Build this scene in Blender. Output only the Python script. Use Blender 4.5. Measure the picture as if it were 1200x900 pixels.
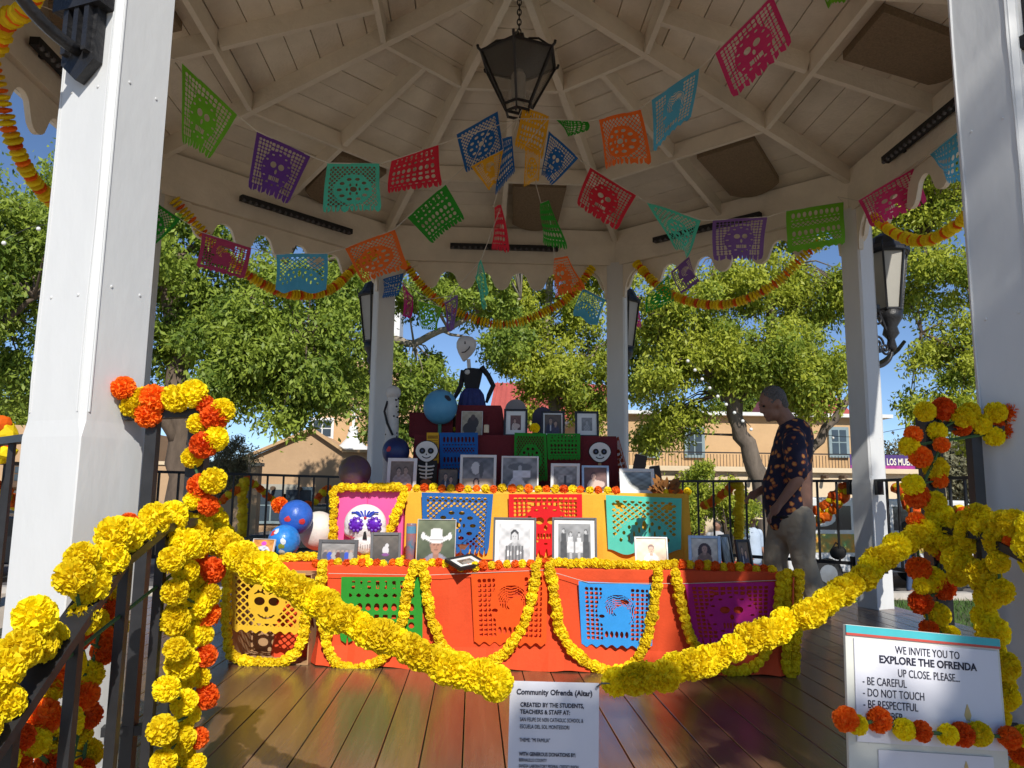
import bpy, bmesh, math, random
import numpy as np
from mathutils import Vector, Matrix, Quaternion
random.seed(7); RNG = np.random.default_rng(7)
R = math.radians
scene = bpy.context.scene
for o in list(bpy.data.objects): bpy.data.objects.remove(o)
col = scene.collection

# ------------------------------------------------------------------ camera, sky, sun, exposure
CAM = np.array([-0.2604, -5.0238, 0.8759]); YAW, PIT, ROL = R(2.750), R(8.139), R(0.7075); FPX = 901.0
_f = np.array([math.sin(YAW)*math.cos(PIT), math.cos(YAW)*math.cos(PIT), math.sin(PIT)])
_r = np.array([math.cos(YAW), -math.sin(YAW), 0.0]); _u = np.cross(_r, _f)
_r, _u = _r*math.cos(ROL)+_u*math.sin(ROL), -_r*math.sin(ROL)+_u*math.cos(ROL)
cd = bpy.data.cameras.new('camera'); cam = bpy.data.objects.new('camera', cd); col.objects.link(cam)
cd.sensor_width = 36; cd.lens = 36*FPX/1200; cd.clip_start = .05; cd.clip_end = 600
cam.matrix_world = Matrix(((_r[0], _u[0], -_f[0], CAM[0]), (_r[1], _u[1], -_f[1], CAM[1]), (_r[2], _u[2], -_f[2], CAM[2]), (0, 0, 0, 1)))
scene.camera = cam
SUN_EL, SUN_AZ = R(39.5), R(9)            # sun behind the viewer, a little to the right
sun_dir = Vector((math.sin(SUN_AZ)*math.cos(SUN_EL), -math.cos(SUN_AZ)*math.cos(SUN_EL), math.sin(SUN_EL)))
w = bpy.data.worlds.new('World'); scene.world = w; w.use_nodes = True
nt = w.node_tree; bg = nt.nodes['Background']; sky = nt.nodes.new('ShaderNodeTexSky')
sky.sky_type = 'NISHITA'; sky.sun_disc = False; sky.sun_elevation = SUN_EL; sky.sun_rotation = math.pi-SUN_AZ
sky.altitude = 1600; sky.air_density = .8; sky.dust_density = 0.0; sky.ozone_density = 4
nt.links.new(sky.outputs[0], bg.inputs[0]); bg.inputs[1].default_value = 0.115
sl = bpy.data.lights.new('sun', 'SUN'); sl.energy = 4.6; sl.angle = R(.53); sl.color = (1, .95, .87)
so = bpy.data.objects.new('sun', sl); col.objects.link(so); so.rotation_euler = sun_dir.to_track_quat('Z', 'Y').to_euler()
vs = scene.view_settings; vs.view_transform = 'Standard'; vs.look = 'None'; vs.gamma = 1; vs.exposure = 0.2
scene.render.engine = 'CYCLES'
try:
    scene.cycles.max_bounces = 7; scene.cycles.diffuse_bounces = 5; scene.cycles.transparent_max_bounces = 8
    scene.cycles.caustics_reflective = False; scene.cycles.caustics_refractive = False; scene.cycles.sample_clamp_indirect = 8
except Exception: pass

# ------------------------------------------------------------------ a pixel is a direction; the plane it meets gives the place
def ray(x, y): return _f+_r*(x-600)/FPX-_u*(y-450)/FPX
def atY(x, y, Y): d = ray(x, y); return CAM+d*(Y-CAM[1])/d[1]
def atZ(x, y, Z): d = ray(x, y); return CAM+d*(Z-CAM[2])/d[2]
def atX(x, y, X): d = ray(x, y); return CAM+d*(X-CAM[0])/d[0]
def atP(x, y, o, d):                      # vertical plane through o along d
    n = np.array([-d[1], d[0], 0.]); q = ray(x, y); o = np.array([o[0], o[1], 0.])
    return CAM+q*(((o-CAM)@n)/(q@n))
def atD(x, y, dist): return CAM+ray(x, y)*dist     # depth along the view axis
def depth(p): return float((np.array(p)-CAM)@_f)
def E2(deg): return (math.cos(R(deg)), math.sin(R(deg)))

# ------------------------------------------------------------------ materials
MATS = {}
def mat(name, c, rough=.6, var=.12, scale=6., bump=.0, bscale=40., metal=0., trans=0., spec=.4, c2=None, stretch=None, objvar=0., coat=0.):
    if name in MATS: return MATS[name]
    m = bpy.data.materials.new(name); m.use_nodes = True; n = m.node_tree.nodes; l = m.node_tree.links
    b = n['Principled BSDF']; b.inputs['Roughness'].default_value = rough; b.inputs['Metallic'].default_value = metal
    b.inputs['Specular IOR Level'].default_value = spec
    if coat: b.inputs['Coat Weight'].default_value = coat; b.inputs['Coat Roughness'].default_value = .12
    tc = n.new('ShaderNodeTexCoord'); mp = n.new('ShaderNodeMapping'); l.new(tc.outputs['Object'], mp.inputs[0])
    if stretch: mp.inputs['Scale'].default_value = stretch
    nz = n.new('ShaderNodeTexNoise'); nz.inputs['Scale'].default_value = scale; nz.inputs['Detail'].default_value = 6; nz.inputs['Roughness'].default_value = .65
    l.new(mp.outputs[0], nz.inputs['Vector'])
    cr = n.new('ShaderNodeValToRGB'); cr.color_ramp.elements[0].position = .3; cr.color_ramp.elements[1].position = .7
    d = c2 if c2 else tuple(max(0, x*(1-var)) for x in c); u = c if c2 else tuple(min(1, x*(1+var*.6)) for x in c)
    cr.color_ramp.elements[0].color = (*d, 1); cr.color_ramp.elements[1].color = (*u, 1); l.new(nz.outputs[0], cr.inputs[0])
    out = cr.outputs[0]
    if objvar:
        oi = n.new('ShaderNodeObjectInfo'); hs = n.new('ShaderNodeHueSaturation'); mr = n.new('ShaderNodeMapRange')
        mr.inputs[3].default_value = 1-objvar; mr.inputs[4].default_value = 1+objvar; l.new(oi.outputs['Random'], mr.inputs[0]); l.new(mr.outputs[0], hs.inputs['Value'])
        mr2 = n.new('ShaderNodeMapRange'); mr2.inputs[3].default_value = .5-objvar*.06; mr2.inputs[4].default_value = .5+objvar*.06
        l.new(oi.outputs['Random'], mr2.inputs[0]); l.new(mr2.outputs[0], hs.inputs['Hue'])
        l.new(out, hs.inputs['Color']); out = hs.outputs[0]
    l.new(out, b.inputs['Base Color'])
    if bump:
        nb = n.new('ShaderNodeTexNoise'); nb.inputs['Scale'].default_value = bscale; nb.inputs['Detail'].default_value = 4; l.new(mp.outputs[0], nb.inputs['Vector'])
        bp = n.new('ShaderNodeBump'); bp.inputs['Strength'].default_value = bump; bp.inputs['Distance'].default_value = .02
        l.new(nb.outputs[0], bp.inputs['Height']); l.new(bp.outputs[0], b.inputs['Normal'])
    if trans:
        t = n.new('ShaderNodeBsdfTranslucent'); l.new(out, t.inputs[0]); mx = n.new('ShaderNodeMixShader'); mx.inputs[0].default_value = trans
        l.new(b.outputs[0], mx.inputs[1]); l.new(t.outputs[0], mx.inputs[2]); l.new(mx.outputs[0], n['Material Output'].inputs[0])
    MATS[name] = m; return m
def vcol_mat(name, rough=.35, trans=0., spec=.4):
    if name in MATS: return MATS[name]
    m = bpy.data.materials.new(name); m.use_nodes = True; n = m.node_tree.nodes; l = m.node_tree.links
    a = n.new('ShaderNodeAttribute'); a.attribute_name = 'Col'; b = n['Principled BSDF']; l.new(a.outputs['Color'], b.inputs['Base Color'])
    b.inputs['Roughness'].default_value = rough; b.inputs['Specular IOR Level'].default_value = spec
    if trans:
        t = n.new('ShaderNodeBsdfTranslucent'); l.new(a.outputs['Color'], t.inputs[0]); mx = n.new('ShaderNodeMixShader'); mx.inputs[0].default_value = trans
        l.new(b.outputs[0], mx.inputs[1]); l.new(t.outputs[0], mx.inputs[2]); l.new(mx.outputs[0], n['Material Output'].inputs[0])
    MATS[name] = m; return m
def glass_mat(name, c=(.8, .85, .85), rough=.05, alpha=.25):
    if name in MATS: return MATS[name]
    m = bpy.data.materials.new(name); m.use_nodes = True; n = m.node_tree.nodes; l = m.node_tree.links
    b = n['Principled BSDF']; b.inputs['Base Color'].default_value = (*c, 1); b.inputs['Roughness'].default_value = rough
    t = n.new('ShaderNodeBsdfTransparent'); mx = n.new('ShaderNodeMixShader'); mx.inputs[0].default_value = alpha
    l.new(t.outputs[0], mx.inputs[1]); l.new(b.outputs[0], mx.inputs[2]); l.new(mx.outputs[0], n['Material Output'].inputs[0])
    MATS[name] = m; return m

WHITE = mat('white_paint', (.78, .77, .74), .55, .07, 3, .35, 55)
POSTW = mat('white_post_paint', (.62, .63, .63), .5, .08, 2.5, .07, 26, stretch=(1, 1, .35))
CEILW = mat('ceiling_paint', (.70, .64, .53), .6, .14, 2.5, .25, 40, objvar=.07)
RAFTW = mat('rafter_paint', (.72, .66, .55), .6, .16, 1.8, .3, 30)
BLACK = mat('black_iron', (.018, .018, .02), .4, .3, 20, .2, 60)
BLACKM = mat('black_matte', (.012, .012, .013), .7, .2)
YEL = mat('marigold_yellow', (.92, .74, .010), .6, .08, 25, trans=.3, objvar=.13, spec=.25)
ORA = mat('marigold_orange', (.92, .17, .012), .6, .14, 25, trans=.28, objvar=.15, spec=.25)
YELS = mat('marigold_small_yellow', (.90, .68, .012), .6, .12, 30, trans=.2, objvar=.12, spec=.25)
STRING = mat('string', (.55, .52, .45), .8)
CARD = mat('cardboard', (.42, .25, .12), .85, .1, 8)

# ------------------------------------------------------------------ mesh helpers
class MB:
    def __init__(s): s.v = []; s.f = []; s.mi = []; s.cur = 0
    def add(s, vs, fs):
        o = len(s.v); s.v += [tuple(map(float, v)) for v in vs]; s.f += [tuple(i+o for i in f) for f in fs]; s.mi += [s.cur]*len(fs); return s
    def box(s, c, d, M=None):
        x, y, z = [k/2 for k in d]
        vs = [Vector((sx*x, sy*y, sz*z)) for sz in (-1, 1) for sy in (-1, 1) for sx in (-1, 1)]
        if M is not None: vs = [M@v for v in vs]
        c = Vector(c); vs = [v+c for v in vs]
        return s.add(vs, [(0, 2, 3, 1), (4, 5, 7, 6), (0, 1, 5, 4), (2, 6, 7, 3), (0, 4, 6, 2), (1, 3, 7, 5)])
    def quadbox(s, a, b, c, d, t):         # slab: corners a b c d, thickness vector t
        a, b, c, d, t = [Vector(k) for k in (a, b, c, d, t)]
        return s.add([a, b, c, d, a+t, b+t, c+t, d+t], [(3, 2, 1, 0), (4, 5, 6, 7), (0, 1, 5, 4), (1, 2, 6, 5), (2, 3, 7, 6), (3, 0, 4, 7)])
    def bar(s, a, b, w, h, up=(0, 0, 1)):
        a, b = Vector(a), Vector(b); d = (b-a).normalized(); sd = d.cross(Vector(up))
        if sd.length < 1e-4: sd = d.cross(Vector((1, 0, 0)))
        sd.normalize(); u = sd.cross(d); sd *= w/2; u *= h/2
        return s.add([a-sd-u, a+sd-u, a+sd+u, a-sd+u, b-sd-u, b+sd-u, b+sd+u, b-sd+u], [(3, 2, 1, 0), (4, 5, 6, 7), (0, 1, 5, 4), (1, 2, 6, 5), (2, 3, 7, 6), (3, 0, 4, 7)])
    def tube(s, pts, r, n=8, closed=False):
        pts = [Vector(p) for p in pts]; N = len(pts); rs = r if isinstance(r, (list, tuple)) else [r]*N
        vs = []; fs = []; prev = None
        for i, p in enumerate(pts):
            if closed: d = pts[(i+1) % N]-pts[i-1]
            else: d = pts[min(i+1, N-1)]-pts[max(i-1, 0)]
            d.normalize()
            if prev is None: a = d.orthogonal().normalized()
            else:
                a = prev-d*prev.dot(d)
                a = a.normalized() if a.length > 1e-5 else d.orthogonal().normalized()
            prev = a; b = d.cross(a)
            for k in range(n):
                t = 2*math.pi*k/n; vs.append(p+(a*math.cos(t)+b*math.sin(t))*rs[i])
        for i in range(N if closed else N-1):
            j = (i+1) % N
            for k in range(n): fs.append((i*n+k, i*n+(k+1) % n, j*n+(k+1) % n, j*n+k))
        if not closed: fs.append(tuple(range(n-1, -1, -1))); fs.append(tuple((N-1)*n+k for k in range(n)))
        return s.add(vs, fs)
    def lathe(s, prof, n=16, c=(0, 0, 0), M=None):
        c = Vector(c); vs = []; fs = []
        for r, z in prof:
            for k in range(n):
                t = 2*math.pi*k/n; v = Vector((r*math.cos(t), r*math.sin(t), z)); vs.append((M@v if M is not None else v)+c)
        for i in range(len(prof)-1):
            for k in range(n): fs.append((i*n+k, i*n+(k+1) % n, (i+1)*n+(k+1) % n, (i+1)*n+k))
        fs.append(tuple(range(n-1, -1, -1))); fs.append(tuple((len(prof)-1)*n+k for k in range(n)))
        return s.add(vs, fs)
    def ball(s, c, rad, n=14, m=9, M=None):
        rx, ry, rz = rad if isinstance(rad, (tuple, list)) else (rad,)*3; c = Vector(c); vs = []; fs = []
        for i in range(m+1):
            ph = math.pi*i/m
            for k in range(n):
                t = 2*math.pi*k/n; v = Vector((rx*math.sin(ph)*math.cos(t), ry*math.sin(ph)*math.sin(t), -rz*math.cos(ph))); vs.append((M@v if M is not None else v)+c)
        for i in range(m):
            for k in range(n): fs.append((i*n+k, i*n+(k+1) % n, (i+1)*n+(k+1) % n, (i+1)*n+k))
        return s.add(vs, fs)
    def cap(s, a, b, ra, rb, n=14):        # rounded cone
        a, b = Vector(a), Vector(b); d = (b-a); L = d.length; q = Vector((0, 0, 1)).rotation_difference(d.normalized()).to_matrix()
        prof = [(ra*math.sin(t), -ra*math.cos(t)) for t in (.05, .5, 1.0, 1.57)]+[(rb*math.cos(t), L+rb*math.sin(t)) for t in (0, .55, 1.05, 1.52)]
        return s.lathe(prof, n, a, q)
    def prism(s, poly, z0, z1, M=None, c=(0, 0, 0)):   # polygon in xy extruded in z
        n = len(poly); c = Vector(c); vs = [Vector((x, y, z)) for z in (z0, z1) for x, y in poly]
        if M is not None: vs = [M@v for v in vs]
        vs = [v+c for v in vs]
        return s.add(vs, [tuple(range(n-1, -1, -1)), tuple(range(n, 2*n))]+[(i, (i+1) % n, n+(i+1) % n, n+i) for i in range(n)])
    def mesh(s, name, mats, smooth=False):
        me = bpy.data.meshes.new(name); me.from_pydata(s.v, [], s.f)
        for m in (mats if isinstance(mats, (list, tuple)) else [mats]): me.materials.append(m)
        me.polygons.foreach_set('material_index', s.mi)
        if smooth: me.polygons.foreach_set('use_smooth', [True]*len(s.f))
        me.update(); return me
    def build(s, name, mats, parent=None, loc=(0, 0, 0), smooth=False, bevel=0):
        o = obj(name, s.mesh(name, mats, smooth), parent, loc)
        if bevel:
            b = o.modifiers.new('bevel', 'BEVEL'); b.width = bevel; b.segments = 2; b.limit_method = 'ANGLE'; b.angle_limit = R(40)
        return o
def obj(name, me, parent=None, loc=(0, 0, 0)):
    o = bpy.data.objects.new(name, me); col.objects.link(o); o.parent = parent
    o.location = Vector(loc)-(Vector(PW[parent.name]) if parent is not None and parent.name in PW else Vector((0, 0, 0)))
    return o
PW = {}                                     # base of every thing whose parts are laid out in world metres
def thing(name, label, cat, loc=(0, 0, 0), group=None, rotz=None):
    o = bpy.data.objects.new(name, None); col.objects.link(o); o.empty_display_size = .1
    o.location = Vector(loc); tag(o, label, cat, group)
    if rotz is None: PW[o.name] = tuple(loc)
    else: o.rotation_euler = (0, 0, rotz)
    return o
def world_part(o, parent):                  # a part built in world metres under a thing with a base
    o.location = Vector(o.location)
    return o
def tag(o, label, cat, group=None):
    o['label'] = label; o['category'] = cat
    if group: o['group'] = group
    return o
def kind(o, k): o['kind'] = k; return o
def smooth(o):
    o.data.polygons.foreach_set('use_smooth', [True]*len(o.data.polygons)); return o
def copy_tree(o, parent=None):
    c = o.copy(); col.objects.link(c); c.parent = parent
    for ch in list(o.children): copy_tree(ch, c)
    return c
def remeshed(mb, name, mats, vox, parent=None, loc=(0, 0, 0), it=4):
    t = bpy.data.objects.new('tmp', mb.mesh('tmp', mats)); col.objects.link(t)
    r = t.modifiers.new('r', 'REMESH'); r.mode = 'VOXEL'; r.voxel_size = vox
    sm = t.modifiers.new('s', 'SMOOTH'); sm.iterations = it; sm.factor = .5
    dg = bpy.context.evaluated_depsgraph_get(); me = bpy.data.meshes.new_from_object(t.evaluated_get(dg)); me.name = name
    bpy.data.objects.remove(t); me.materials.clear()
    for m in (mats if isinstance(mats, (list, tuple)) else [mats]): me.materials.append(m)
    me.polygons.foreach_set('use_smooth', [True]*len(me.polygons)); me.polygons.foreach_set('material_index', [0]*len(me.polygons))
    return obj(name, me, parent, loc)
def text_mesh(s, size, bold=0., sx=.82, align='LEFT'):
    c = bpy.data.curves.new('t', 'FONT'); c.body = s; c.size = size; c.align_x = align; c.offset = bold; c.extrude = .0004; c.resolution_u = 3
    t = bpy.data.objects.new('t', c); col.objects.link(t); dg = bpy.context.evaluated_depsgraph_get(); dg.update()
    me = bpy.data.meshes.new_from_object(t.evaluated_get(dg)); bpy.data.objects.remove(t)
    me.transform(Matrix.Diagonal((sx, 1, 1, 1))); return me

# ================================================================== THE SETTING
S8 = 2.5; AP = S8*(1+2**.5)/2; RC = S8/(2*math.sin(R(22.5))); GZ = -1.2        # octagon side, apothem, corner radius, ground level
PAVE = mat('plaza_paving', (.46, .39, .31), .9, .25, .8, .3, 12)
g = MB().add([(-150, -80, GZ), (150, -80, GZ), (150, 250, GZ), (-150, 250, GZ)], [(0, 1, 2, 3)]).build('ground', PAVE); kind(g, 'structure')
rd = MB().add([(-120, 11.5, GZ+.004), (120, 11.5, GZ+.004), (120, 17.5, GZ+.004), (-120, 17.5, GZ+.004)], [(0, 1, 2, 3)]).build('road', mat('asphalt', (.12, .11, .105), .9, .2, 2, .3, 30)); kind(rd, 'structure')
kb = MB()
kb.box((0, 11.3, GZ+.05), (240, .3, .14)); kb.box((0, 17.8, GZ+.05), (240, .3, .14))
kind(kb.build('kerb', mat('concrete', (.45, .42, .38), .9, .15, 4, .2, 40)), 'structure')
# lawn with real blades
lawn = MB().add([(3.6, 6.0, GZ+.03), (14, 5.0, GZ+.03), (15, 10.6, GZ+.03), (4.0, 10.8, GZ+.03)], [(0, 1, 2, 3)]).build('lawn', mat('lawn_soil', (.07, .09, .03), .95, .4, 5)); kind(lawn, 'structure')
nb = 9000; bx_ = RNG.uniform(3.8, 14, nb); by_ = RNG.uniform(6.0, 10.6, nb); a_ = RNG.uniform(0, 6.28, nb); h_ = RNG.uniform(.05, .11, nb)
V = np.empty((nb*3, 3)); dx = np.cos(a_)*.012; dy = np.sin(a_)*.012
V[0::3] = np.c_[bx_-dx, by_-dy, np.full(nb, GZ+.03)]; V[1::3] = np.c_[bx_+dx, by_+dy, np.full(nb, GZ+.03)]; V[2::3] = np.c_[bx_+RNG.normal(0, .03, nb), by_+RNG.normal(0, .03, nb), GZ+.03+h_]
me = bpy.data.meshes.new('grass'); me.from_pydata(V.tolist(), [], np.arange(nb*3).reshape(-1, 3).tolist()); me.materials.append(mat('grass_blade', (.10, .19, .04), .7, .3, 3, trans=.3))
kind(tag(obj('grass', me), 'short green grass of the lawn beyond the right hand railing', 'grass'), 'stuff')

def octpt(k, r): t = R(22.5+45*k); return Vector((r*math.cos(t), r*math.sin(t), 0))
# ---- the raised wooden floor of the bandstand: one board after another
fl = MB(); fl.prism([tuple(octpt(k, RC+.28).xy) for k in range(8)], GZ-.02, -.045)
floor = fl.build('floor', mat('floor_plinth', (.38, .34, .30), .9, .15, 3, .3, 20)); kind(floor, 'structure')
FLW = mat('varnished_board', (.150, .084, .045), .27, .38, 2.2, .10, 14, spec=.55, stretch=(9, .5, 9), objvar=.20, coat=.2)
bw = .14; apf = AP+.24; rcf = apf/math.cos(R(22.5))
n = int(rcf/bw)+1
hx = apf*math.tan(R(22.5))
for i in range(-n, n):
    x0 = i*bw; xm = max(abs(x0), abs(x0+bw))
    if xm > apf: continue
    Y = apf if xm <= hx else apf-(xm-hx)
    cut = random.uniform(-.9, 1.6) if Y > 1.5 else None
    for (ya, yb) in ([(-Y, cut-.002), (cut+.002, Y)] if cut is not None and cut < Y else [(-Y, Y)]):
        MB().box((0, (yb-ya)/2, -.02), (bw-.004, yb-ya, .04)).build('floor_board', FLW, floor, (x0+bw/2, ya, 0), bevel=.0025)
# ---- front steps
STW = mat('step_board', (.20, .115, .07), .5, .3, 3, .2, 20, stretch=(.6, 8, 8))
steps = MB()
for k in range(6): steps.box((0, -(apf+.15+.3*k), (GZ-.17*(k+1))/2), (2.3, .298, -.17*(k+1)-GZ+.004))
st = steps.build('steps', STW); kind(st, 'structure')

# ------------------------------------------------------------------ the bandstand
GAZ = thing('gazebo', 'white painted wooden octagonal bandstand with scalloped eaves and plank ceiling', 'gazebo', (0, 0, 0))
PW_ = .19
def post_mesh():
    m = MB(); h = PW_/2; c = .014
    sq = [(-h, -h), (h, -h), (h, h), (-h, h)]
    def ring(half, ch): return [(-half+ch, -half), (half-ch, -half), (half, -half+ch), (half, half-ch), (half-ch, half), (-half+ch, half), (-half, half-ch), (-half, -half+ch)]
    levels = [(0, h+.002, .003), (1.0, h+.002, .003), (1.04, h, .012), (2.0, h, .012), (3.36, h, .012)]
    vs = []; fs = []
    for z, hf, ch in levels: vs += [(x, y, z) for x, y in ring(hf, ch)]
    for i in range(len(levels)-1):
        for k in range(8): fs.append((i*8+k, i*8+(k+1) % 8, (i+1)*8+(k+1) % 8, (i+1)*8+k))
    fs.append(tuple(range(7, -1, -1))); fs.append(tuple((len(levels)-1)*8+k for k in range(8)))
    return m.add(vs, fs).mesh('post', POSTW)
pm = post_mesh()
for k in range(8):
    p = octpt(k, RC); o = obj('post', pm, GAZ, p); o.rotation_euler = (0, 0, R(22.5+45*k))
seam = MB()
for fx, fy in ((.078, 1), (-.078, 1), (.078, -1), (-.078, -1)):
    pts = [(PW_/2+.001, fx+.002*math.sin(z*9), z) for z in np.linspace(1.06, 3.3, 30)] if fy > 0 else [(fx+.002*math.sin(z*8), -PW_/2-.001, z) for z in np.linspace(1.06, 3.3, 30)]
    seam.tube(pts, [.0022+.0012*abs(math.sin(i*1.7)) for i in range(30)], 5)
seam.tube([(fxx, PW_/2+.001, z) for fxx, z in ((.078, 1.06), (.079, 2.), (.078, 3.3))], .0025, 5)
sm_ = seam.mesh('caulk_seam', POSTW)
nh = MB()
for z in (.18, .62, 1.35, 1.9, 2.45, 2.9):
    for o_ in (-.045, .045):
        nh.ball((PW_/2+.001, o_, z), (.0018, .0042, .0042), 8, 5); nh.ball((o_, PW_/2+.001, z+.03), (.0042, .0018, .0042), 8, 5); nh.ball((o_, -PW_/2-.001, z+.02), (.0042, .0018, .0042), 8, 5)
nm_ = nh.mesh('nail_heads', POSTW)
for o in [c for c in GAZ.children if c.name.startswith('post')]:
    obj('caulk_seam', sm_, o); obj('nail_heads', nm_, o)
# ceiling slope
ZH, SL = 4.53, .29; SLA = SL/math.cos(R(22.5)); PT = .15                 # hip underside at the axis, slopes, rafter depth
def plank_z(ya): return ZH+PT-SLA*ya
RT = 3.40                                                               # roof reaches this far along the apothem
rf = MB(); apex = (0, 0, ZH+PT+.12)
ring_ = [octpt(k, RT/math.cos(R(22.5))) for k in range(8)]
zr = plank_z(RT)
vs = [apex]+[(p.x, p.y, zr+.12) for p in ring_]+[(0, 0, ZH+PT+.022)]+[(p.x, p.y, zr+.022) for p in ring_]
fs = [(0, 1+k, 1+(k+1) % 8) for k in range(8)]+[(9, 10+(k+1) % 8, 10+k) for k in range(8)]+[(1+k, 10+k, 10+(k+1) % 8, 1+(k+1) % 8) for k in range(8)]
ceil = rf.add(vs, fs).build('ceiling', RAFTW, GAZ)
NPL = 18; pwid = RT/NPL
for k in range(8):
    th = R(45*k+45); er = Vector((math.cos(th), math.sin(th), 0)); et = Vector((-math.sin(th), math.cos(th), 0))
    for j in range(NPL):
        if k in (4, 5, 6) and j < 3: pass
        y0 = max(j*pwid, .02)+.004; y1 = (j+1)*pwid-.004; t = math.tan(R(22.5))
        dz = random.uniform(-.003, .003)
        q = [er*y0-et*(y0*t-.002)+Vector((0, 0, plank_z(y0)+dz)), er*y0+et*(y0*t-.002)+Vector((0, 0, plank_z(y0)+dz)),
             er*y1+et*(y1*t-.002)+Vector((0, 0, plank_z(y1)+dz)), er*y1-et*(y1*t-.002)+Vector((0, 0, plank_z(y1)+dz))]
        MB().quadbox(*q, (0, 0, .018)).build('plank', CEILW, ceil)
# rafters
for k in range(8):
    d = octpt(k, 1).normalized(); a = d*.07; b = d*(RT/math.cos(R(22.5))-.1)
    za = ZH-SL*.07; zb = ZH-SL*(RT/math.cos(R(22.5))-.1)
    MB().bar(a+Vector((0, 0, za+PT/2)), b+Vector((0, 0, zb+PT/2)), .055, PT-.003).build('hip_rafter', RAFTW, GAZ)
    th = R(45*k+45); er = Vector((math.cos(th), math.sin(th), 0)); et = Vector((-math.sin(th), math.cos(th), 0))
    for ya in (1.0, 2.1):
        zz = ZH-SLA*ya; L = ya*math.tan(R(22.5))-.03
        MB().bar(er*ya-et*L+Vector((0, 0, zz+PT/2)), er*ya+et*L+Vector((0, 0, zz+PT/2)), .04, PT-.006).build('blocking', RAFTW, GAZ)
    for y0, y1 in ((1.022, 2.078), (2.122, RT-.1)):
        MB().bar(er*y0+Vector((0, 0, ZH-SLA*y0+PT/2+.004)), er*y1+Vector((0, 0, ZH-SLA*y1+PT/2+.004)), .045, PT-.012).build('jack_rafter', RAFTW, GAZ)
MB().lathe([(.07, ZH-.14), (.085, ZH-.12), (.085, ZH+.1)], 8).build('king_post', RAFTW, GAZ)
# beams, valance with scalloped arches, brackets, outer fascia
def valance_mesh():
    m = MB(); L = S8-PW_*1.0; N = 96; p = L/6
    top = 3.33; x = np.linspace(-L/2, L/2, N+1); c = np.cos(2*np.pi*(x+L/2)/p); c = np.sign(c)*np.abs(c)**.55
    zb = 3.145-.095*c
    vs = []
    for t in (-.018, .018):
        for i in range(N+1): vs.append((x[i], t, top)); vs.append((x[i], t, zb[i]))
    o = 2*(N+1); fs = []
    for i in range(N):
        a, b, c_, d = 2*i, 2*i+1, 2*i+3, 2*i+2
        fs += [(a, d, c_, b), (o+a, o+b, o+c_, o+d), (b, c_, o+c_, o+b)]
    fs += [(0, 1, o+1, o), (2*N, o+2*N, o+2*N+1, 2*N+1)]
    return m.add(vs, fs).mesh('scalloped_valance', RAFTW)
vm = valance_mesh()
bm_ = MB().box((0, 0, 3.445), (S8+.02, .14, .228)).box((0, 0, 3.64), (S8+.03, .11, .156)).box((0, -.085, 3.345), (S8-.02, .03, .024)).mesh('beam', RAFTW)
br = MB(); arc = [(.0, 0)]+[(.22-.2*math.cos(t), -.34+.32*math.sin(t)) for t in np.linspace(0, math.pi/2, 9)]+[(.22, 0)]
bo = [(x, y) for x, y in arc]; br.prism([(0, 0), (0, -.36), (.03, -.36)]+[(.24-.21*math.cos(t), -.34+.29*math.sin(t)) for t in np.linspace(0, math.pi/2, 8)]+[(.24, 0)], -.02, .02, Matrix(((1, 0, 0), (0, 0, -1), (0, 1, 0))))
brm = br.mesh('corner_bracket', RAFTW)
fsm = MB().box((0, 0, 0), (2*RT*math.tan(R(22.5)), .03, .2)).mesh('fascia', WHITE)
for k in range(8):
    th = R(45*k+45); er = Vector((math.cos(th), math.sin(th), 0)); et = Vector((-math.sin(th), math.cos(th), 0)); rz = th+math.pi/2
    o = obj('beam', bm_, GAZ, er*AP); o.rotation_euler = (0, 0, rz)
    o = obj('scalloped_valance', vm, GAZ, er*AP); o.rotation_euler = (0, 0, rz)
    o = obj('fascia', fsm, GAZ, er*(RT+.02)+Vector((0, 0, zr+.03))); o.rotation_euler = (0, 0, rz)
    for s in (-1, 1):
        o = obj('corner_bracket', brm, GAZ, er*(AP-.03)+et*s*(S8/2-PW_*.55)+Vector((0, 0, 3.33))); o.rotation_euler = (0, 0, rz+(math.pi if s > 0 else 0))
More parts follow.
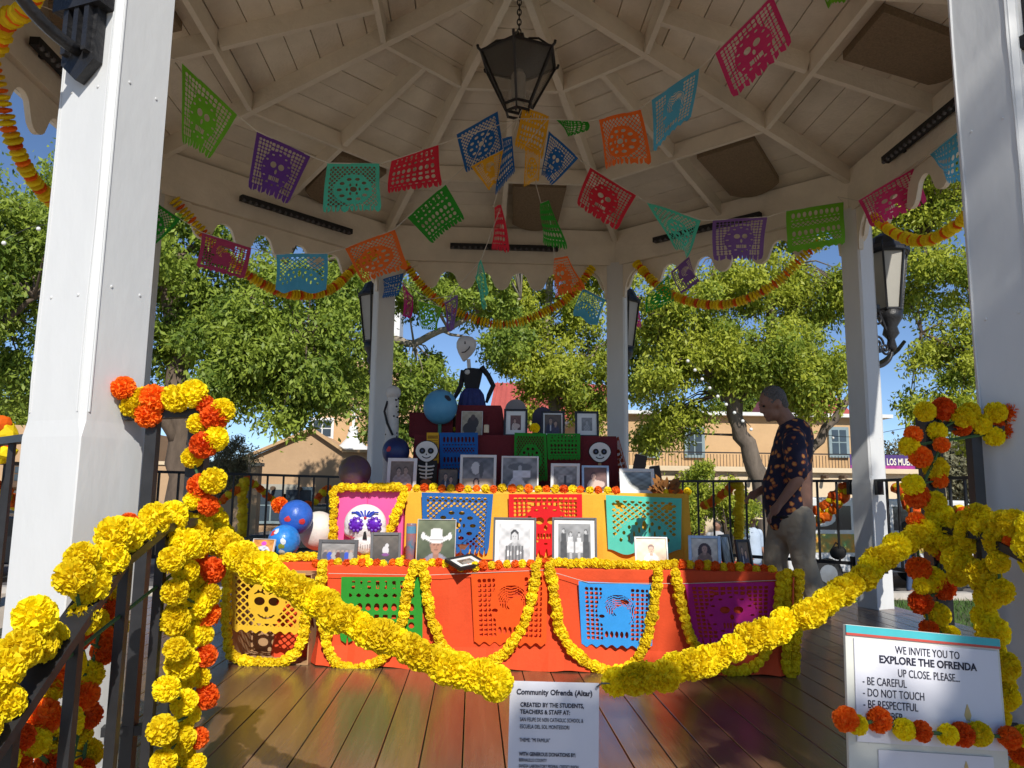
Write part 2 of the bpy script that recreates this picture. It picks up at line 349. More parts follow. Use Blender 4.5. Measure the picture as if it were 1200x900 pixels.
# fabric sound panels under the ceiling
BUR = mat('burlap', (.24, .18, .115), .95, .25, 60, .5, 120)
for k in (0, 1, 2, 4, 3):
    th = R(45*k); th = R(45*k+45*0); er = Vector((math.cos(th), math.sin(th), 0)); et = Vector((-math.sin(th), math.cos(th), 0))
    vs = []; fs = []; N = 10; y0, y1 = 2.26, 2.84; xc = {0: -.42, 1: -.42, 2: -.34, 3: -.36, 4: .45}[k]
    for i in range(N+1):
        for j in range(N+1):
            u, v = i/N*2-1, j/N; ya = y0+(y1-y0)*v+(.05*(1-u*u) if j == N else 0)
            sag = .012+.035*(1-u*u)*v
            q = er*ya+et*(u*(.27-.03*v)+xc)+Vector((0, 0, plank_z(ya)-.055-sag)); vs.append(q)
    for i in range(N):
        for j in range(N): a = i*(N+1)+j; fs.append((a, a+1, a+N+2, a+N+1))
    M_ = MB().add(vs, fs); n0 = len(vs); top_ = [(x, y, plank_z(Vector((x, y, 0)).dot(er))-.004) for x, y, z in M_.v]
    M_.add(top_, []); N1 = N+1
    per = [i*N1 for i in range(N1)]+[N*N1+j for j in range(1, N1)]+[i*N1+N for i in range(N-1, -1, -1)]+[j for j in range(N-1, 0, -1)]
    M_.f += [(per[i], per[(i+1) % len(per)], per[(i+1) % len(per)]+n0, per[i]+n0) for i in range(len(per))]; M_.mi += [0]*len(per)
    tag(M_.build('fabric_panel', BUR, None, smooth=False), 'brown burlap panel sagging under the ceiling planks '+{0: 'behind the pink papel picado', 1: 'above the lilac papel picado', 2: 'behind the hanging lantern', 3: 'behind the mint papel picado', 4: 'behind the bright green papel picado'}[k], 'panel', 'burlap ceiling panels')
# black light bars along the beams
def light_bar(k, off, length, label):
    th = R(45*k+45*0); er = Vector((math.cos(th), math.sin(th), 0)); et = Vector((-math.sin(th), math.cos(th), 0)); c = er*(AP-.13)+et*off+Vector((0, 0, 3.48))
    t = thing('light_bar', label, 'light bar', c, 'light bars under the eaves')
    MB().bar(c-et*length/2, c+et*length/2, .06, .05).build('housing', BLACKM, t)
    for i in range(int(length/.06)):
        q = c-et*(length/2-.04-i*.06)-er*.022-Vector((0, 0, .022)); MB().ball(q, .018, 8, 5).build('lens', mat('lens', (.08, .08, .09), .15), t)
    for s in (-1, 1): MB().box(c+et*s*length*.35+er*.045, (.03, .03, .03)).build('clamp', BLACKM, t)
light_bar(2, -.02, 1.15, 'black light bar on the back beam, behind the red paper pennant')
light_bar(3, -.10, 1.2, 'black light bar on the beam beside the purple papel picado')
light_bar(1, .12, 1.15, 'black light bar on the beam behind the mint and lilac flags')
light_bar(0, -.10, 1.2, 'black light bar on the beam above the lamp with clear glass')
light_bar(4, .15, 1.1, 'black light bar on the beam beyond the sunlit post')

# ---- railings of black iron
PIP = mat('railing_iron', (.02, .02, .022), .45, .3, 20)
def railing(a, b, label, htop=1.02, sp=.165):
    a, b = Vector(a), Vector(b); d = b-a; L = d.length; n = max(1, round(L/sp)); t = thing('railing', label, 'railing', (a.x, a.y, 0), 'railings between the posts')
    MB().bar(a+Vector((0, 0, htop)), b+Vector((0, 0, htop)), .04, .022).build('top_rail', PIP, t)
    MB().bar(a+Vector((0, 0, .34)), b+Vector((0, 0, .34)), .028, .028).build('bottom_rail', PIP, t)
    for s in (a+d*.02, b-d*.02):
        for z in (.34, htop-.06): MB().box(s+Vector((0, 0, z)), (.05, .05, .11)).build('bracket', PIP, t)
    me_ = MB().box((0, 0, (htop+.34)/2), (.016, .016, htop-.34)).mesh('picket', PIP)
    for i in range(1, n): obj('picket', me_, t, a+d*i/n)
for k in range(8):
    if k == 6: continue
    p0 = octpt(k-1, RC); p1 = octpt(k, RC); d = (p1-p0).normalized()*.105
    railing(p0+d, p1-d, 'black iron railing with slim pickets '+{7: 'beside the shaded near post', 0: 'beside the man in the patterned shirt', 1: 'behind the man, facing the balcony with a banner', 2: 'hidden behind the altar tiers', 3: 'in front of the gabled adobe wall', 4: 'beyond the sunlit post, before the adobe walls', 5: 'next to the sunlit post, before the steps'}[k])

# ---- lanterns
LG = mat('milky_glass', (.62, .60, .54), .35, .08, 3, trans=.45)
def wall_lantern(k, label):
    th = 22.5+45*k; base = octpt(k, RC+PW_/2)
    t = bpy.data.objects.new('wall_lantern', None); col.objects.link(t); t.location = base; t.rotation_euler = (0, 0, R(th)); tag(t, label, 'lantern', 'wall lanterns on the posts')
    bp = MB(); bp.prism([(-.055, 1.96), (0, 1.91), (.055, 1.96), (.055, 2.62), (0, 2.68), (-.055, 2.62)], .003, .03, Matrix(((0, 0, 1), (1, 0, 0), (0, 1, 0))))
    for yy in (-.035, 0, .035): bp.bar((.036, yy, 1.98), (.036, yy, 2.6), .016, .02)
    bp.build('backplate', BLACK, t)
    for zz in (2.12, 2.5): MB().box((.025, 0, zz), (.05, .16, .035)).build('clamp', BLACK, t)
    sc = MB(); sp = [(.03+.24*math.sin(u*1.57), 0, 2.16-.17*math.cos(u*1.57)) for u in np.linspace(0, 1, 14)]; sc.tube(sp, .016, 8)
    for cx_, cz_, r0, s in ((.10, 2.20, .07, 1), (.19, 2.16, .055, -1), (.12, 2.42, .08, 1)):
        sc.tube([(cx_+r0*(1-i/26)*math.cos(s*i*.42), 0, cz_+r0*(1-i/26)*math.sin(s*i*.42)) for i in range(24)], .011, 6)
    sc.tube([(.04, 0, 2.55), (.12, 0, 2.5), (.22, 0, 2.32), (.24, 0, 2.24)], .014, 8); sc.build('scroll_bracket', BLACK, t, smooth=True)
    X0 = .27
    MB().lathe([(.02, 2.14), (.045, 2.18), (.03, 2.25), (.07, 2.30), (.055, 2.36), (.10, 2.43), (.108, 2.50), (.09, 2.505)], 12, (X0, 0, 0)).build('cup', BLACK, t, smooth=True)
    n = 6; r0, r1, z0, z1 = .105, .175, 2.51, 3.02
    def cn(r, i): a = R(60*i+30); return Vector((X0+r*math.cos(a), r*math.sin(a), 0))
    fr = MB()
    for i in range(n): fr.bar(cn(r0, i)+Vector((0, 0, z0)), cn(r1, i)+Vector((0, 0, z1)), .016, .016)
    fr.tube([cn(r1+.004, i)+Vector((0, 0, z1)) for i in range(n)], .014, 6, True); fr.tube([cn(r0+.004, i)+Vector((0, 0, z0)) for i in range(n)], .012, 6, True); fr.build('cage', BLACK, t)
    for i in range(n):
        a, b = cn(r0-.006, i), cn(r0-.006, i+1); c, d = cn(r1-.006, i+1), cn(r1-.006, i); z = Vector((0, 0, 1))
        MB().quadbox(a+z*z0, b+z*z0, c+z*z1, d+z*z1, (Vector((X0, 0, 0))-(a+b)/2).normalized()*.003).build('pane', LG, t)
    rf_ = MB(); rf_.lathe([(.195, 3.02), (.19, 3.045), (.15, 3.09), (.12, 3.16), (.06, 3.20), (.02, 3.215), (.028, 3.235), (.012, 3.26), (.004, 3.31)], 12, (X0, 0, 0))
    for i in range(n): rf_.tube([cn(.185, i)+Vector((0, 0, 3.03)), cn(.205, i)+Vector((0, 0, 3.06)), cn(.195, i)+Vector((0, 0, 3.10))], .007, 6)
    rf_.build('roof', BLACK, t)
wall_lantern(0, 'black lantern with milky panes on the post behind the man')
wall_lantern(1, 'black lantern on the back post, behind the small pink paper flag')
wall_lantern(2, 'black lantern on the back post beside the white column figure')
wall_lantern(5, 'black iron lantern bracket high on the sunlit front post')
wall_lantern(6, 'black iron lantern high on the shaded front post by the welcome board')
# hanging lantern
HL = thing('hanging_lantern', 'dark six sided glass lantern hanging by a chain from the ceiling centre', 'lantern', (0, 0, 3.5))
z0, z1, zt, r0, r1 = 3.55, 3.90, 4.06, .105, .285
def hc(r, i, z): a = R(60*i+20); return Vector((r*math.cos(a), r*math.sin(a), z))
fr = MB()
for i in range(6):
    fr.bar(hc(r0, i, z0), hc(r1, i, z1), .016, .016); fr.tube([hc(r1, i, z1), hc(r1+.02, i, z1+.015), hc(r1+.025, i, z1+.035)], .01, 6)
    fr.tube([hc(r1-.01, i, z1), hc(.17, i, z1+.10), hc(.09, i, z1+.13), hc(.05, i, z1+.12), hc(.03, i, zt+.03)], .008, 6)
    fr.bar(hc(r0, i, z0), hc(r0*.85, i, 3.50), .012, .012)
for r, z in ((r1, z1), (r0, z0), (r0*.85, 3.50)): fr.tube([hc(r, i, z) for i in range(6)], .011, 6, True)
fr.tube([hc(r0, 1, 3.5), hc(r0+.02, 1, 3.45), hc(r0+.03, 1, 3.47)], .007, 6); fr.tube([hc(r0, 4, 3.5), hc(r0+.02, 4, 3.46), hc(r0+.03, 4, 3.48)], .007, 6)
fr.build('frame', BLACK, HL)
SG = glass_mat('smoky_glass', (.16, .15, .125), .1, .24)
for i in range(6):
    a, b, c, d = hc(r0-.005, i, z0), hc(r0-.005, i+1, z0), hc(r1-.006, i+1, z1), hc(r1-.006, i, z1)
    MB().quadbox(a, b, c, d, (hc(.003, i+.5, 0))*-1).build('pane', SG, HL)
MB().lathe([(.275, z1+.004), (.06, z1+.11), (.03, zt+.03)], 6, M=Matrix.Rotation(R(20), 3, 'Z')).build('roof', BLACK, HL)
MB().lathe([(.04, 3.56), (.05, 3.62), (.05, 3.78), (.03, 3.82)], 14).build('candle_tube', mat('tube_white', (.5, .48, .42), .5), HL)
for i in range(14):
    z = zt+.05+i*.038
    if z > ZH-.13: break
    q = [(.014*math.cos(t), 0, z+.026*math.sin(t)) for t in np.linspace(0, 2*math.pi, 10, endpoint=False)]
    if i % 2: q = [(y, x, zz) for x, y, zz in q]
    MB().tube(q, .0045, 5, True).build('chain_link', BLACK, HL)

# ================================================================== TREES
def leaf_mat(name, c, c2, tr=.35):
    m = bpy.data.materials.new(name); m.use_nodes = True; n = m.node_tree.nodes; l = m.node_tree.links
    a = n.new('ShaderNodeAttribute'); a.attribute_name = 'tone'; cr = n.new('ShaderNodeValToRGB'); cr.color_ramp.elements[0].color = (*c2, 1); cr.color_ramp.elements[1].color = (*c, 1); cr.color_ramp.elements[0].position = .15; cr.color_ramp.elements[1].position = .8
    l.new(a.outputs['Fac'], cr.inputs[0]); b = n['Principled BSDF']; b.inputs['Roughness'].default_value = .5; b.inputs['Specular IOR Level'].default_value = .35
    l.new(cr.outputs[0], b.inputs['Base Color']); t = n.new('ShaderNodeBsdfTranslucent'); l.new(cr.outputs[0], t.inputs[0])
    mx = n.new('ShaderNodeMixShader'); mx.inputs[0].default_value = tr; l.new(b.outputs[0], mx.inputs[1]); l.new(t.outputs[0], mx.inputs[2]); l.new(mx.outputs[0], n['Material Output'].inputs[0])
    return m
LEAF_A = leaf_mat('leaf_bright', (.46, .50, .055), (.20, .28, .035), .45)
LEAF_B = leaf_mat('leaf_deep', (.34, .43, .06), (.13, .21, .032), .45)
LEAF_C = leaf_mat('leaf_grey', (.22, .21, .12), (.10, .10, .06), .2)
BARK = mat('bark', (.13, .095, .07), .95, .45, 5, .8, 14, stretch=(1, 1, .3))
BARKG = mat('bark_pale', (.28, .24, .19), .95, .35, 5, .7, 14, stretch=(1, 1, .3))
def crown_mesh(name, clumps, leafn, size, mats, droop=.5, seed=0):
    """clumps: (x,y,z,r) sprays of leaf-shaped faces; each spray hangs a little"""
    rg = np.random.default_rng(seed); P = []; T = []
    for (x, y, z, r) in clumps:
        n = int(leafn*2.3*rg.uniform(.6, 1.4)); d = rg.normal(0, 1, (n, 3)); d /= np.linalg.norm(d, axis=1)[:, None]
        rr = r*rg.uniform(.1, 1, n)**.6; q = d*rr[:, None]; q[:, 2] *= .75; q[:, 2] -= droop*r*np.abs(rg.normal(0, .5, n))
        P.append(q+np.array([x, y, z])); T.append(np.clip(rg.normal(rg.uniform(.2, .95), .2, n), 0, 1))
    P = np.concatenate(P); T = np.concatenate(T); n = len(P)
    ax = rg.normal(0, 1, (n, 3)); ax[:, 2] -= 1.1*droop+.3; ax /= np.linalg.norm(ax, axis=1)[:, None]
    up = np.array([.1, -.55, .75])+rg.normal(0, .55, (n, 3)); sd = np.cross(ax, up); sd /= np.linalg.norm(sd, axis=1)[:, None]+1e-9
    L = size*1.0*rg.uniform(.6, 1.35, n)[:, None]; W = L*.21
    nm = np.cross(ax, sd)*L*.12
    V = np.empty((n*4, 3)); V[0::4] = P; V[1::4] = P+ax*L*.45+sd*W+nm; V[2::4] = P+ax*L; V[3::4] = P+ax*L*.45-sd*W+nm
    me = bpy.data.meshes.new(name); me.vertices.add(n*4); me.vertices.foreach_set('co', V.ravel())
    me.loops.add(n*4); me.loops.foreach_set('vertex_index', np.arange(n*4, dtype=np.int32)); me.polygons.add(n)
    me.polygons.foreach_set('loop_start', np.arange(0, n*4, 4, dtype=np.int32))
    at = me.attributes.new('tone', 'FLOAT', 'POINT'); at.data.foreach_set('value', np.repeat(T, 4).astype(np.float32))
    me.materials.append(mats); me.update(calc_edges=True); me.validate(); return me
def limb(mb, pts, r0, r1, n=8):
    pts = [Vector(p) for p in pts]; out = []
    for i in range(len(pts)-1):
        for k in range(4): out.append(pts[i].lerp(pts[i+1], k/4)+Vector((random.gauss(0, .03), random.gauss(0, .03), random.gauss(0, .02)))*(0 if i == 0 and k == 0 else 1))
    out.append(pts[-1]); N = len(out); mb.tube(out, [r0+(r1-r0)*(i/(N-1)) for i in range(N)], n)
def tree(label, base, limbs, ells, nclump, leafn, size, leafm, barkm=BARK, seed=0, droop=.5, cr=.42, twigs=True, name='leafy_tree', group='trees around the plaza'):
    t = thing(name, label, 'tree', base, group); rg = np.random.default_rng(seed); mb = MB()
    for pts, r0, r1 in limbs: limb(mb, pts, r0, r1)
    cl = []
    tot = sum((e[3]*e[4]*e[5])**(2/3) for e in ells)
    for e_ in ells:
        cx, cy, cz, rx, ry, rz = e_[:6]; cr_ = e_[6] if len(e_) > 6 else cr
        n = max(3, int(nclump*(rx*ry*rz)**(2/3)/tot))
        d = rg.normal(0, 1, (n, 3)); d /= np.linalg.norm(d, axis=1)[:, None]; d *= (rg.uniform(.12, 1, n)**.45)[:, None]
        for q in d: cl.append((cx+q[0]*rx, cy+q[1]*ry, cz+q[2]*rz, cr_*rg.uniform(.55, 1.35)))
    if twigs:
        ends = [Vector(p) for pts, _, _ in limbs for p in pts[1:]]
        for c in cl[::2]:
            v = Vector(c[:3]); e = min(ends, key=lambda q: (q-v).length); m = e.lerp(v, .5)+Vector((0, 0, .15))
            mb.tube([e, m, v], [.03, .016, .006], 5)
    mb.build('trunk', barkm, t, smooth=True)
    obj('crown', crown_mesh('crown', cl, leafn, size, leafm, droop, seed), t)
    return t
def P3(x, y, Y): return tuple(atY(x, y, Y))
# the big tree with the dark trunk beyond the sunlit post
Yt = 9.5; b = P3(212, 640, Yt); b = (b[0], b[1], GZ)
tree('broad tree with dark forked trunk and drooping leaves before the adobe wall', b,
     [([b, P3(212, 560, Yt), P3(208, 480, Yt), P3(203, 400, Yt), P3(215, 300, Yt+.3)], .30, .15), ([P3(208, 520, Yt), P3(175, 470, Yt-.4), P3(140, 400, Yt-.8), P3(90, 300, Yt-1)], .14, .05),
      ([P3(205, 440, Yt), P3(260, 360, Yt+.5), P3(330, 320, Yt+.6), P3(420, 300, Yt)], .13, .04), ([P3(205, 420, Yt), P3(280, 390, Yt-.5), P3(360, 400, Yt-1)], .08, .02),
      ([P3(203, 400, Yt), P3(180, 250, Yt), P3(190, 120, Yt+1)], .12, .05)],
     [(*P3(235, 310, Yt), 1.5, 1.6, .9), (*P3(330, 380, Yt-.8), 1.25, 1.3, 1.05), (*P3(370, 330, Yt), 1.1, 1.4, .8), (*P3(300, 440, Yt-1), .9, .9, .6), (*P3(385, 455, Yt-.5), .45, .6, .5), (*P3(120, 260, Yt), 1.7, 1.5, 1.6),
      (*P3(340, 485, Yt-.8), .45, .5, .35), (*P3(300, 180, Yt+.5), 2.6, 2, 1.6), (*P3(170, 400, Yt-.3), .8, .8, .6), (*P3(240, 380, Yt), .9, .9, .7), (*P3(290, 400, Yt-.6), 1.0, .9, .8), (*P3(340, 440, Yt-.9), .8, .8, .6), (*P3(400, 400, Yt-.3), .7, .8, .8), (*P3(265, 455, Yt-.6), .5, .5, .4)], 420, 110, .115, LEAF_B, seed=1)
# tree on the far left
Yt = 7.5; b = P3(-60, 640, Yt); b = (b[0], b[1], GZ)
tree('leafy tree seen beyond the light bar, outside the sunlit post', b,
     [([b, P3(-60, 500, Yt), P3(-50, 380, Yt), P3(-20, 250, Yt)], .26, .12), ([P3(-55, 440, Yt), P3(0, 380, Yt), P3(40, 350, Yt)], .1, .03), ([P3(-55, 400, Yt), P3(-120, 330, Yt), P3(-180, 250, Yt)], .1, .03)],
     [(*P3(10, 270, Yt), 1.1, 1.1, .8), (*P3(0, 380, Yt), .8, 1, .7), (*P3(-100, 250, Yt), 1.6, 1.4, 1.5), (*P3(40, 440, Yt+.6), .6, .7, .35), (*P3(30, 330, Yt+1), .9, .9, .9)], 150, 110, .10, LEAF_B, seed=2)
# pale limbed tree between the back posts
Yt = 14; b = P3(441, 640, Yt); b = (b[0], b[1], GZ)
tree('tall tree with a long pale level limb behind the altar', b,
     [([b, P3(441, 540, Yt), P3(440, 450, Yt), P3(436, 330, Yt), P3(430, 200, Yt)], .2, .1), ([P3(440, 420, Yt), P3(400, 392, Yt-.3), P3(360, 395, Yt-.4)], .08, .03), ([P3(440, 415, Yt), P3(455, 398, Yt-.5), P3(485, 402, Yt-.8), P3(525, 385, Yt-.9), P3(560, 365, Yt-1), P3(610, 350, Yt-1)], .13, .03),
      ([P3(520, 388, Yt-.9), P3(560, 400, Yt-1), P3(600, 395, Yt-1)], .04, .01)],
     [(*P3(430, 345, Yt-.5), 1.3, 1.3, .6), (*P3(480, 440, Yt-.6), 1.0, .8, .9), (*P3(470, 500, Yt), .7, .7, .45), (*P3(540, 345, Yt-1), 1.5, 1.2, .55), (*P3(420, 270, Yt), 2, 1.8, 1.2), (*P3(540, 230, Yt), 2.3, 1.6, 1.2), (*P3(415, 450, Yt), .7, .8, .7), (*P3(500, 455, Yt-.3), .6, .6, .7), (*P3(590, 400, Yt-1), .7, .7, .5)], 250, 100, .13, LEAF_B, BARKG, seed=3, cr=.40)
Yt = 15.5; b = P3(655, 640, Yt); b = (b[0], b[1], GZ)
tree('sunlit yellow green tree rising behind the framed photographs', b,
     [([b, P3(655, 560, Yt), P3(650, 470, Yt), P3(640, 380, Yt), P3(650, 250, Yt)], .2, .08), ([P3(652, 480, Yt), P3(690, 420, Yt), P3(730, 380, Yt)], .08, .03), ([P3(645, 430, Yt), P3(600, 390, Yt), P3(570, 350, Yt)], .07, .02)],
     [(*P3(640, 360, Yt), 1.5, 1.2, .8), (*P3(690, 400, Yt-.4), 1.1, 1, .9), (*P3(630, 430, Yt-.6), .9, .9, .75), (*P3(620, 475, Yt-.4), .45, .6, .4), (*P3(690, 470, Yt), .9, .8, .7), (*P3(560, 320, Yt+.5), 1.2, .9, .7), (*P3(700, 320, Yt+.3), 1.2, .9, .7), (*P3(650, 280, Yt), 2.2, 1.6, 1.1), (*P3(740, 430, Yt), .7, .8, .9), (*P3(600, 400, Yt-.3), .8, .8, .8), (*P3(660, 440, Yt-.8), .9, .8, .9), (*P3(590, 345, Yt), .9, .9, .6)], 300, 100, .125, LEAF_A, BARKG, seed=4, cr=.40)
# the leaning tree behind the man
Yt = 10.5; b = P3(905, 620, Yt); b = (b[0], b[1], GZ)
tree('leaning grey trunked tree with bright leaves behind the man', b,
     [([b, P3(890, 560, Yt), P3(868, 510, Yt), P3(850, 460, Yt-.2), P3(815, 420, Yt-.4), P3(780, 370, Yt-.5)], .24, .07), ([P3(862, 495, Yt), P3(872, 440, Yt), P3(900, 400, Yt), P3(905, 350, Yt), P3(925, 310, Yt), P3(960, 250, Yt)], .15, .06),
      ([P3(950, 525, Yt+.6), P3(985, 480, Yt+.5), P3(1015, 440, Yt+.5), P3(1060, 400, Yt+.5)], .11, .04), ([P3(905, 380, Yt), P3(895, 330, Yt), P3(890, 290, Yt)], .08, .03), ([P3(850, 470, Yt), P3(830, 380, Yt), P3(840, 300, Yt)], .1, .04),
      ([b, P3(925, 570, Yt+.3), P3(950, 525, Yt+.6)], .13, .11)],
     [(*P3(800, 360, Yt), 1.05, 1.2, .8), (*P3(880, 330, Yt), 1.1, 1.2, .6), (*P3(960, 340, Yt), .9, 1.1, .8), (*P3(790, 430, Yt-.3), .75, .9, .6), (*P3(880, 410, Yt-.5), 1.2, .8, .6), (*P3(965, 420, Yt), .6, .8, .6), (*P3(800, 485, Yt+.2), .65, .7, .35), (*P3(950, 460, Yt), .5, .6, .35),
      (*P3(900, 230, Yt+.3), 2.0, 1.8, 1.1), (*P3(770, 510, Yt+.8), .45, .6, .3), (*P3(920, 420, Yt-.3), .8, .8, .8), (*P3(840, 420, Yt-.2), .8, .8, .7)], 380, 110, .105, LEAF_A, mat('bark_grey', (.15, .12, .095), .95, .45, 5, .8, 14, stretch=(1, 1, .3)), seed=5)
Yt = 9.5; b = P3(1230, 640, Yt); b = (b[0], b[1], GZ)
tree('dense bright tree beyond the lamp post and the shaded front post', b,
     [([b, P3(1225, 540, Yt), P3(1210, 430, Yt), P3(1180, 320, Yt)], .24, .1), ([P3(1215, 460, Yt), P3(1140, 420, Yt), P3(1080, 390, Yt)], .1, .03), ([P3(1200, 400, Yt), P3(1130, 330, Yt), P3(1080, 280, Yt)], .09, .03)],
     [(*P3(1090, 320, Yt), .8, 1.1, .7), (*P3(1110, 410, Yt), .75, 1, .65), (*P3(1100, 470, Yt), .7, .9, .35), (*P3(1190, 360, Yt), 1.2, 1.2, 1.2), (*P3(1060, 260, Yt+.5), 1.0, 1.2, .8), (*P3(1160, 500, Yt), .6, .8, .4), (*P3(1100, 190, Yt), 1.6, 1.4, .9)], 230, 110, .105, LEAF_A, seed=6)
# shrub by the railing, grey shrub by the wall, distant trees
Yt = 9.0; b = P3(830, 600, Yt); b = (b[0], b[1], GZ)
tree('round green shrub between the altar and the leaning tree', b, [([b, (b[0]+.1, b[1], GZ+.7)], .06, .03), ([b, (b[0]-.3, b[1], GZ+.8)], .05, .02), ([b, (b[0]+.4, b[1], GZ+.8)], .05, .02)],
     [(*P3(830, 575, Yt), .55, .5, .45), (*P3(800, 590, Yt), .35, .4, .4), (*P3(860, 590, Yt), .35, .4, .4), (*P3(815, 550, Yt), .25, .3, .15)], 80, 90, .07, LEAF_A, seed=7, cr=.22, name='shrub', group='shrubs')
Yt = 14; b = P3(270, 600, Yt); b = (b[0], b[1], GZ)
tree('dry grey twiggy shrub against the low adobe wall', b, [([b, (b[0], b[1], GZ+1.2)], .05, .02), ([b, (b[0]-.4, b[1], GZ+1.3)], .05, .02), ([b, (b[0]+.4, b[1], GZ+1.3)], .05, .02)],
     [(*P3(272, 535, Yt), .5, .5, .6), (*P3(262, 560, Yt), .6, .5, .5)], 60, 90, .06, LEAF_C, BARKG, seed=8, cr=.25, name='shrub', group='shrubs')
for i, (px, Y, py, rx, rz, lb) in enumerate(((1105, 26, 545, 2.2, 1.3, 'distant grey green tree to the side of the balcony building'), (60, 30, 470, 3.2, 2.2, 'distant tree above the flat adobe wall'), (900, 38, 440, 4.5, 3.0, 'distant tree rising above the red roofed building'), (1210, 30, 500, 4, 2.6, 'distant tree behind the shaded front post'), (480, 40, 470, 3.5, 2.2, 'distant tree behind the white bell cap'))):
    b = P3(px, 600, Y); b = (b[0], b[1], GZ); c = P3(px, py, Y)
    tree(lb, b, [([b, ((b[0]+c[0])/2, Y, (GZ+c[2])/2), c], .2, .08)], [(*c, rx, 1.6, rz), (c[0]-rx*.5, c[1], c[2]-rz*.5, rx*.6, 1.3, rz*.6)], 90, 90, .2, LEAF_C if i == 0 else LEAF_B, BARKG, seed=20+i, cr=.7, group='distant trees')
# trees of the plaza that throw the dappled shade (behind the viewer)
for i, (x, y, ht, ells, nc) in enumerate(((4.2, -10.6, 5.6, [(3.0, -9.4, 6.5, 1.3, 1.5, 1.2), (4.8, -9.8, 6.6, 2.0, 1.8, 1.6), (4.0, -11.2, 7.8, 1.9, 1.8, 1.2), (2.4, -8.2, 5.0, .7, .8, .5), (1.0, -10.1, 6.0, .14, .2, .1, .16), (1.76, -10.2, 6.04, .3, .4, .14, .2), (3.75, -8.5, 8.35, .75, .8, .5)], 150),
                                         (-7.6, -12.5, 5.6, [(-7.6, -11.6, 7.4, 2.2, 1.8, 1.4), (-6.6, -12.6, 8.6, 1.7, 1.6, 1.1), (-9.0, -12.2, 7.2, 2.0, 1.8, 1.5)], 110))):
    b = (x, y, GZ)
    tree(('plaza tree on the sign side shading the steps', 'plaza tree standing off the sunlit post shading the forecourt')[i], b, [([b, (x+.1, y+.2, 2), (x-.1, y+.5, ht)], .28, .12), ([(x, y+.2, 2.4), (x-1, y+.8, ht-.4)], .12, .04), ([(x, y+.2, 2.6), (x+1.2, y+.5, ht)], .12, .04)], ells, nc, 70, .13, LEAF_B, seed=30+i, cr=.5, twigs=False)

# ================================================================== BUILDINGS
ADOBE = mat('adobe_tan', (.50, .33, .19), .95, .14, .6, .35, 9)
ADOBO = mat('adobe_orange', (.55, .36, .19), .95, .14, .6, .35, 9)
ADOBC = mat('adobe_cream', (.66, .53, .36), .95, .1, .6, .3, 9)
REDR = mat('red_metal_roof', (.42, .09, .075), .5, .15, 1.5)
WINB = mat('window_dark', (.05, .07, .09), .15, .2, 3); TRIMW = mat('trim_white', (.7, .7, .68), .6); TRIMB = mat('trim_blue', (.22, .29, .31), .6)
WOODD = mat('dark_timber', (.12, .075, .045), .8, .3, 5)
def window(parent, x, z, w_, h_, Y, frame=TRIMW):
    o = MB().box((x, Y-.03, z), (w_+.16, .1, h_+.16)).build('window', frame, parent)
    for i in (-1, 1):
        for j in (-1, 1): MB().box((x+i*w_/4, Y-.085, z+j*h_/4), (w_/2-.05, .02, h_/2-.05)).build('pane', WINB, o)
def bld(label, loc): return thing('adobe_building', label, 'building', loc, 'buildings round the plaza')
# gabled adobe house behind the left railing
Y = 22.; q = lambda x, y: P3(x, y, Y)
B = bld('tan adobe house with a shallow gable and a small upper window', (q(340, 600)[0], Y, GZ))
x0, x1 = q(268, 600)[0], q(470, 600)[0]; zg = q(372, 505)[2]; ze = q(280, 546)[2]; ze2 = q(430, 530)[2]; xg = q(366, 505)[0]
MB().add([(x0, Y, GZ), (x1, Y, GZ), (x1, Y, ze2), (q(402, 532)[0], Y, ze2), (xg, Y, zg), (x0, Y, ze)]+[(a, Y+9, c) for a, c in ((x0, GZ), (x1, GZ), (x1, ze2), (q(402, 532)[0], ze2), (xg, zg), (x0, ze))],
         [(0, 1, 2, 3, 4, 5), (11, 10, 9, 8, 7, 6), (0, 6, 7, 1), (1, 7, 8, 2), (2, 8, 9, 3), (3, 9, 10, 4), (4, 10, 11, 5), (5, 11, 6, 0)]).build('wall', ADOBE, B)
cp = MB(); cp.bar((x0-.1, Y-.06, ze+.04), (xg, Y-.06, zg+.06), .3, .1); cp.bar((xg, Y-.06, zg+.06), (q(402, 532)[0], Y-.06, ze2+.06), .3, .1); cp.bar((q(402, 532)[0], Y-.06, ze2+.03), (x1, Y-.06, ze2+.03), .3, .1); cp.build('coping', ADOBO, B)
up = MB(); up.box(((q(360, 500)[0]+q(470, 500)[0])/2, Y+6, (GZ+q(400, 470)[2]+.6)/2+.6), (q(470, 500)[0]-q(360, 500)[0]+1, 3.4, q(400, 470)[2]+.6-GZ)).build('upper_wall', ADOBO, B)
window(B, atY(378, 504, Y+4.3)[0], atY(378, 502, Y+4.3)[2], .75, .7, Y+4.3)
for px in (318, 350):
    window(B, q(px, 590)[0], GZ+1.6, .9, 1.1, Y, TRIMB)
MB().box((q(327, 573)[0], Y-.06, q(327, 573)[2]), (1.35, .06, .32)).build('notice_board', mat('notice', (.38, .36, .30), .7), B)
MB().box((q(400, 590)[0], Y-.03, GZ+1.1), (1.1, .1, 2.2)).build('door', WOODD, B)
for i in range(9): MB().tube([(x0+.6+i*.9, Y-.35, ze-.75), (x0+.6+i*.9, Y+.1, ze-.75)], .07, 8).build('viga', WOODD, B)
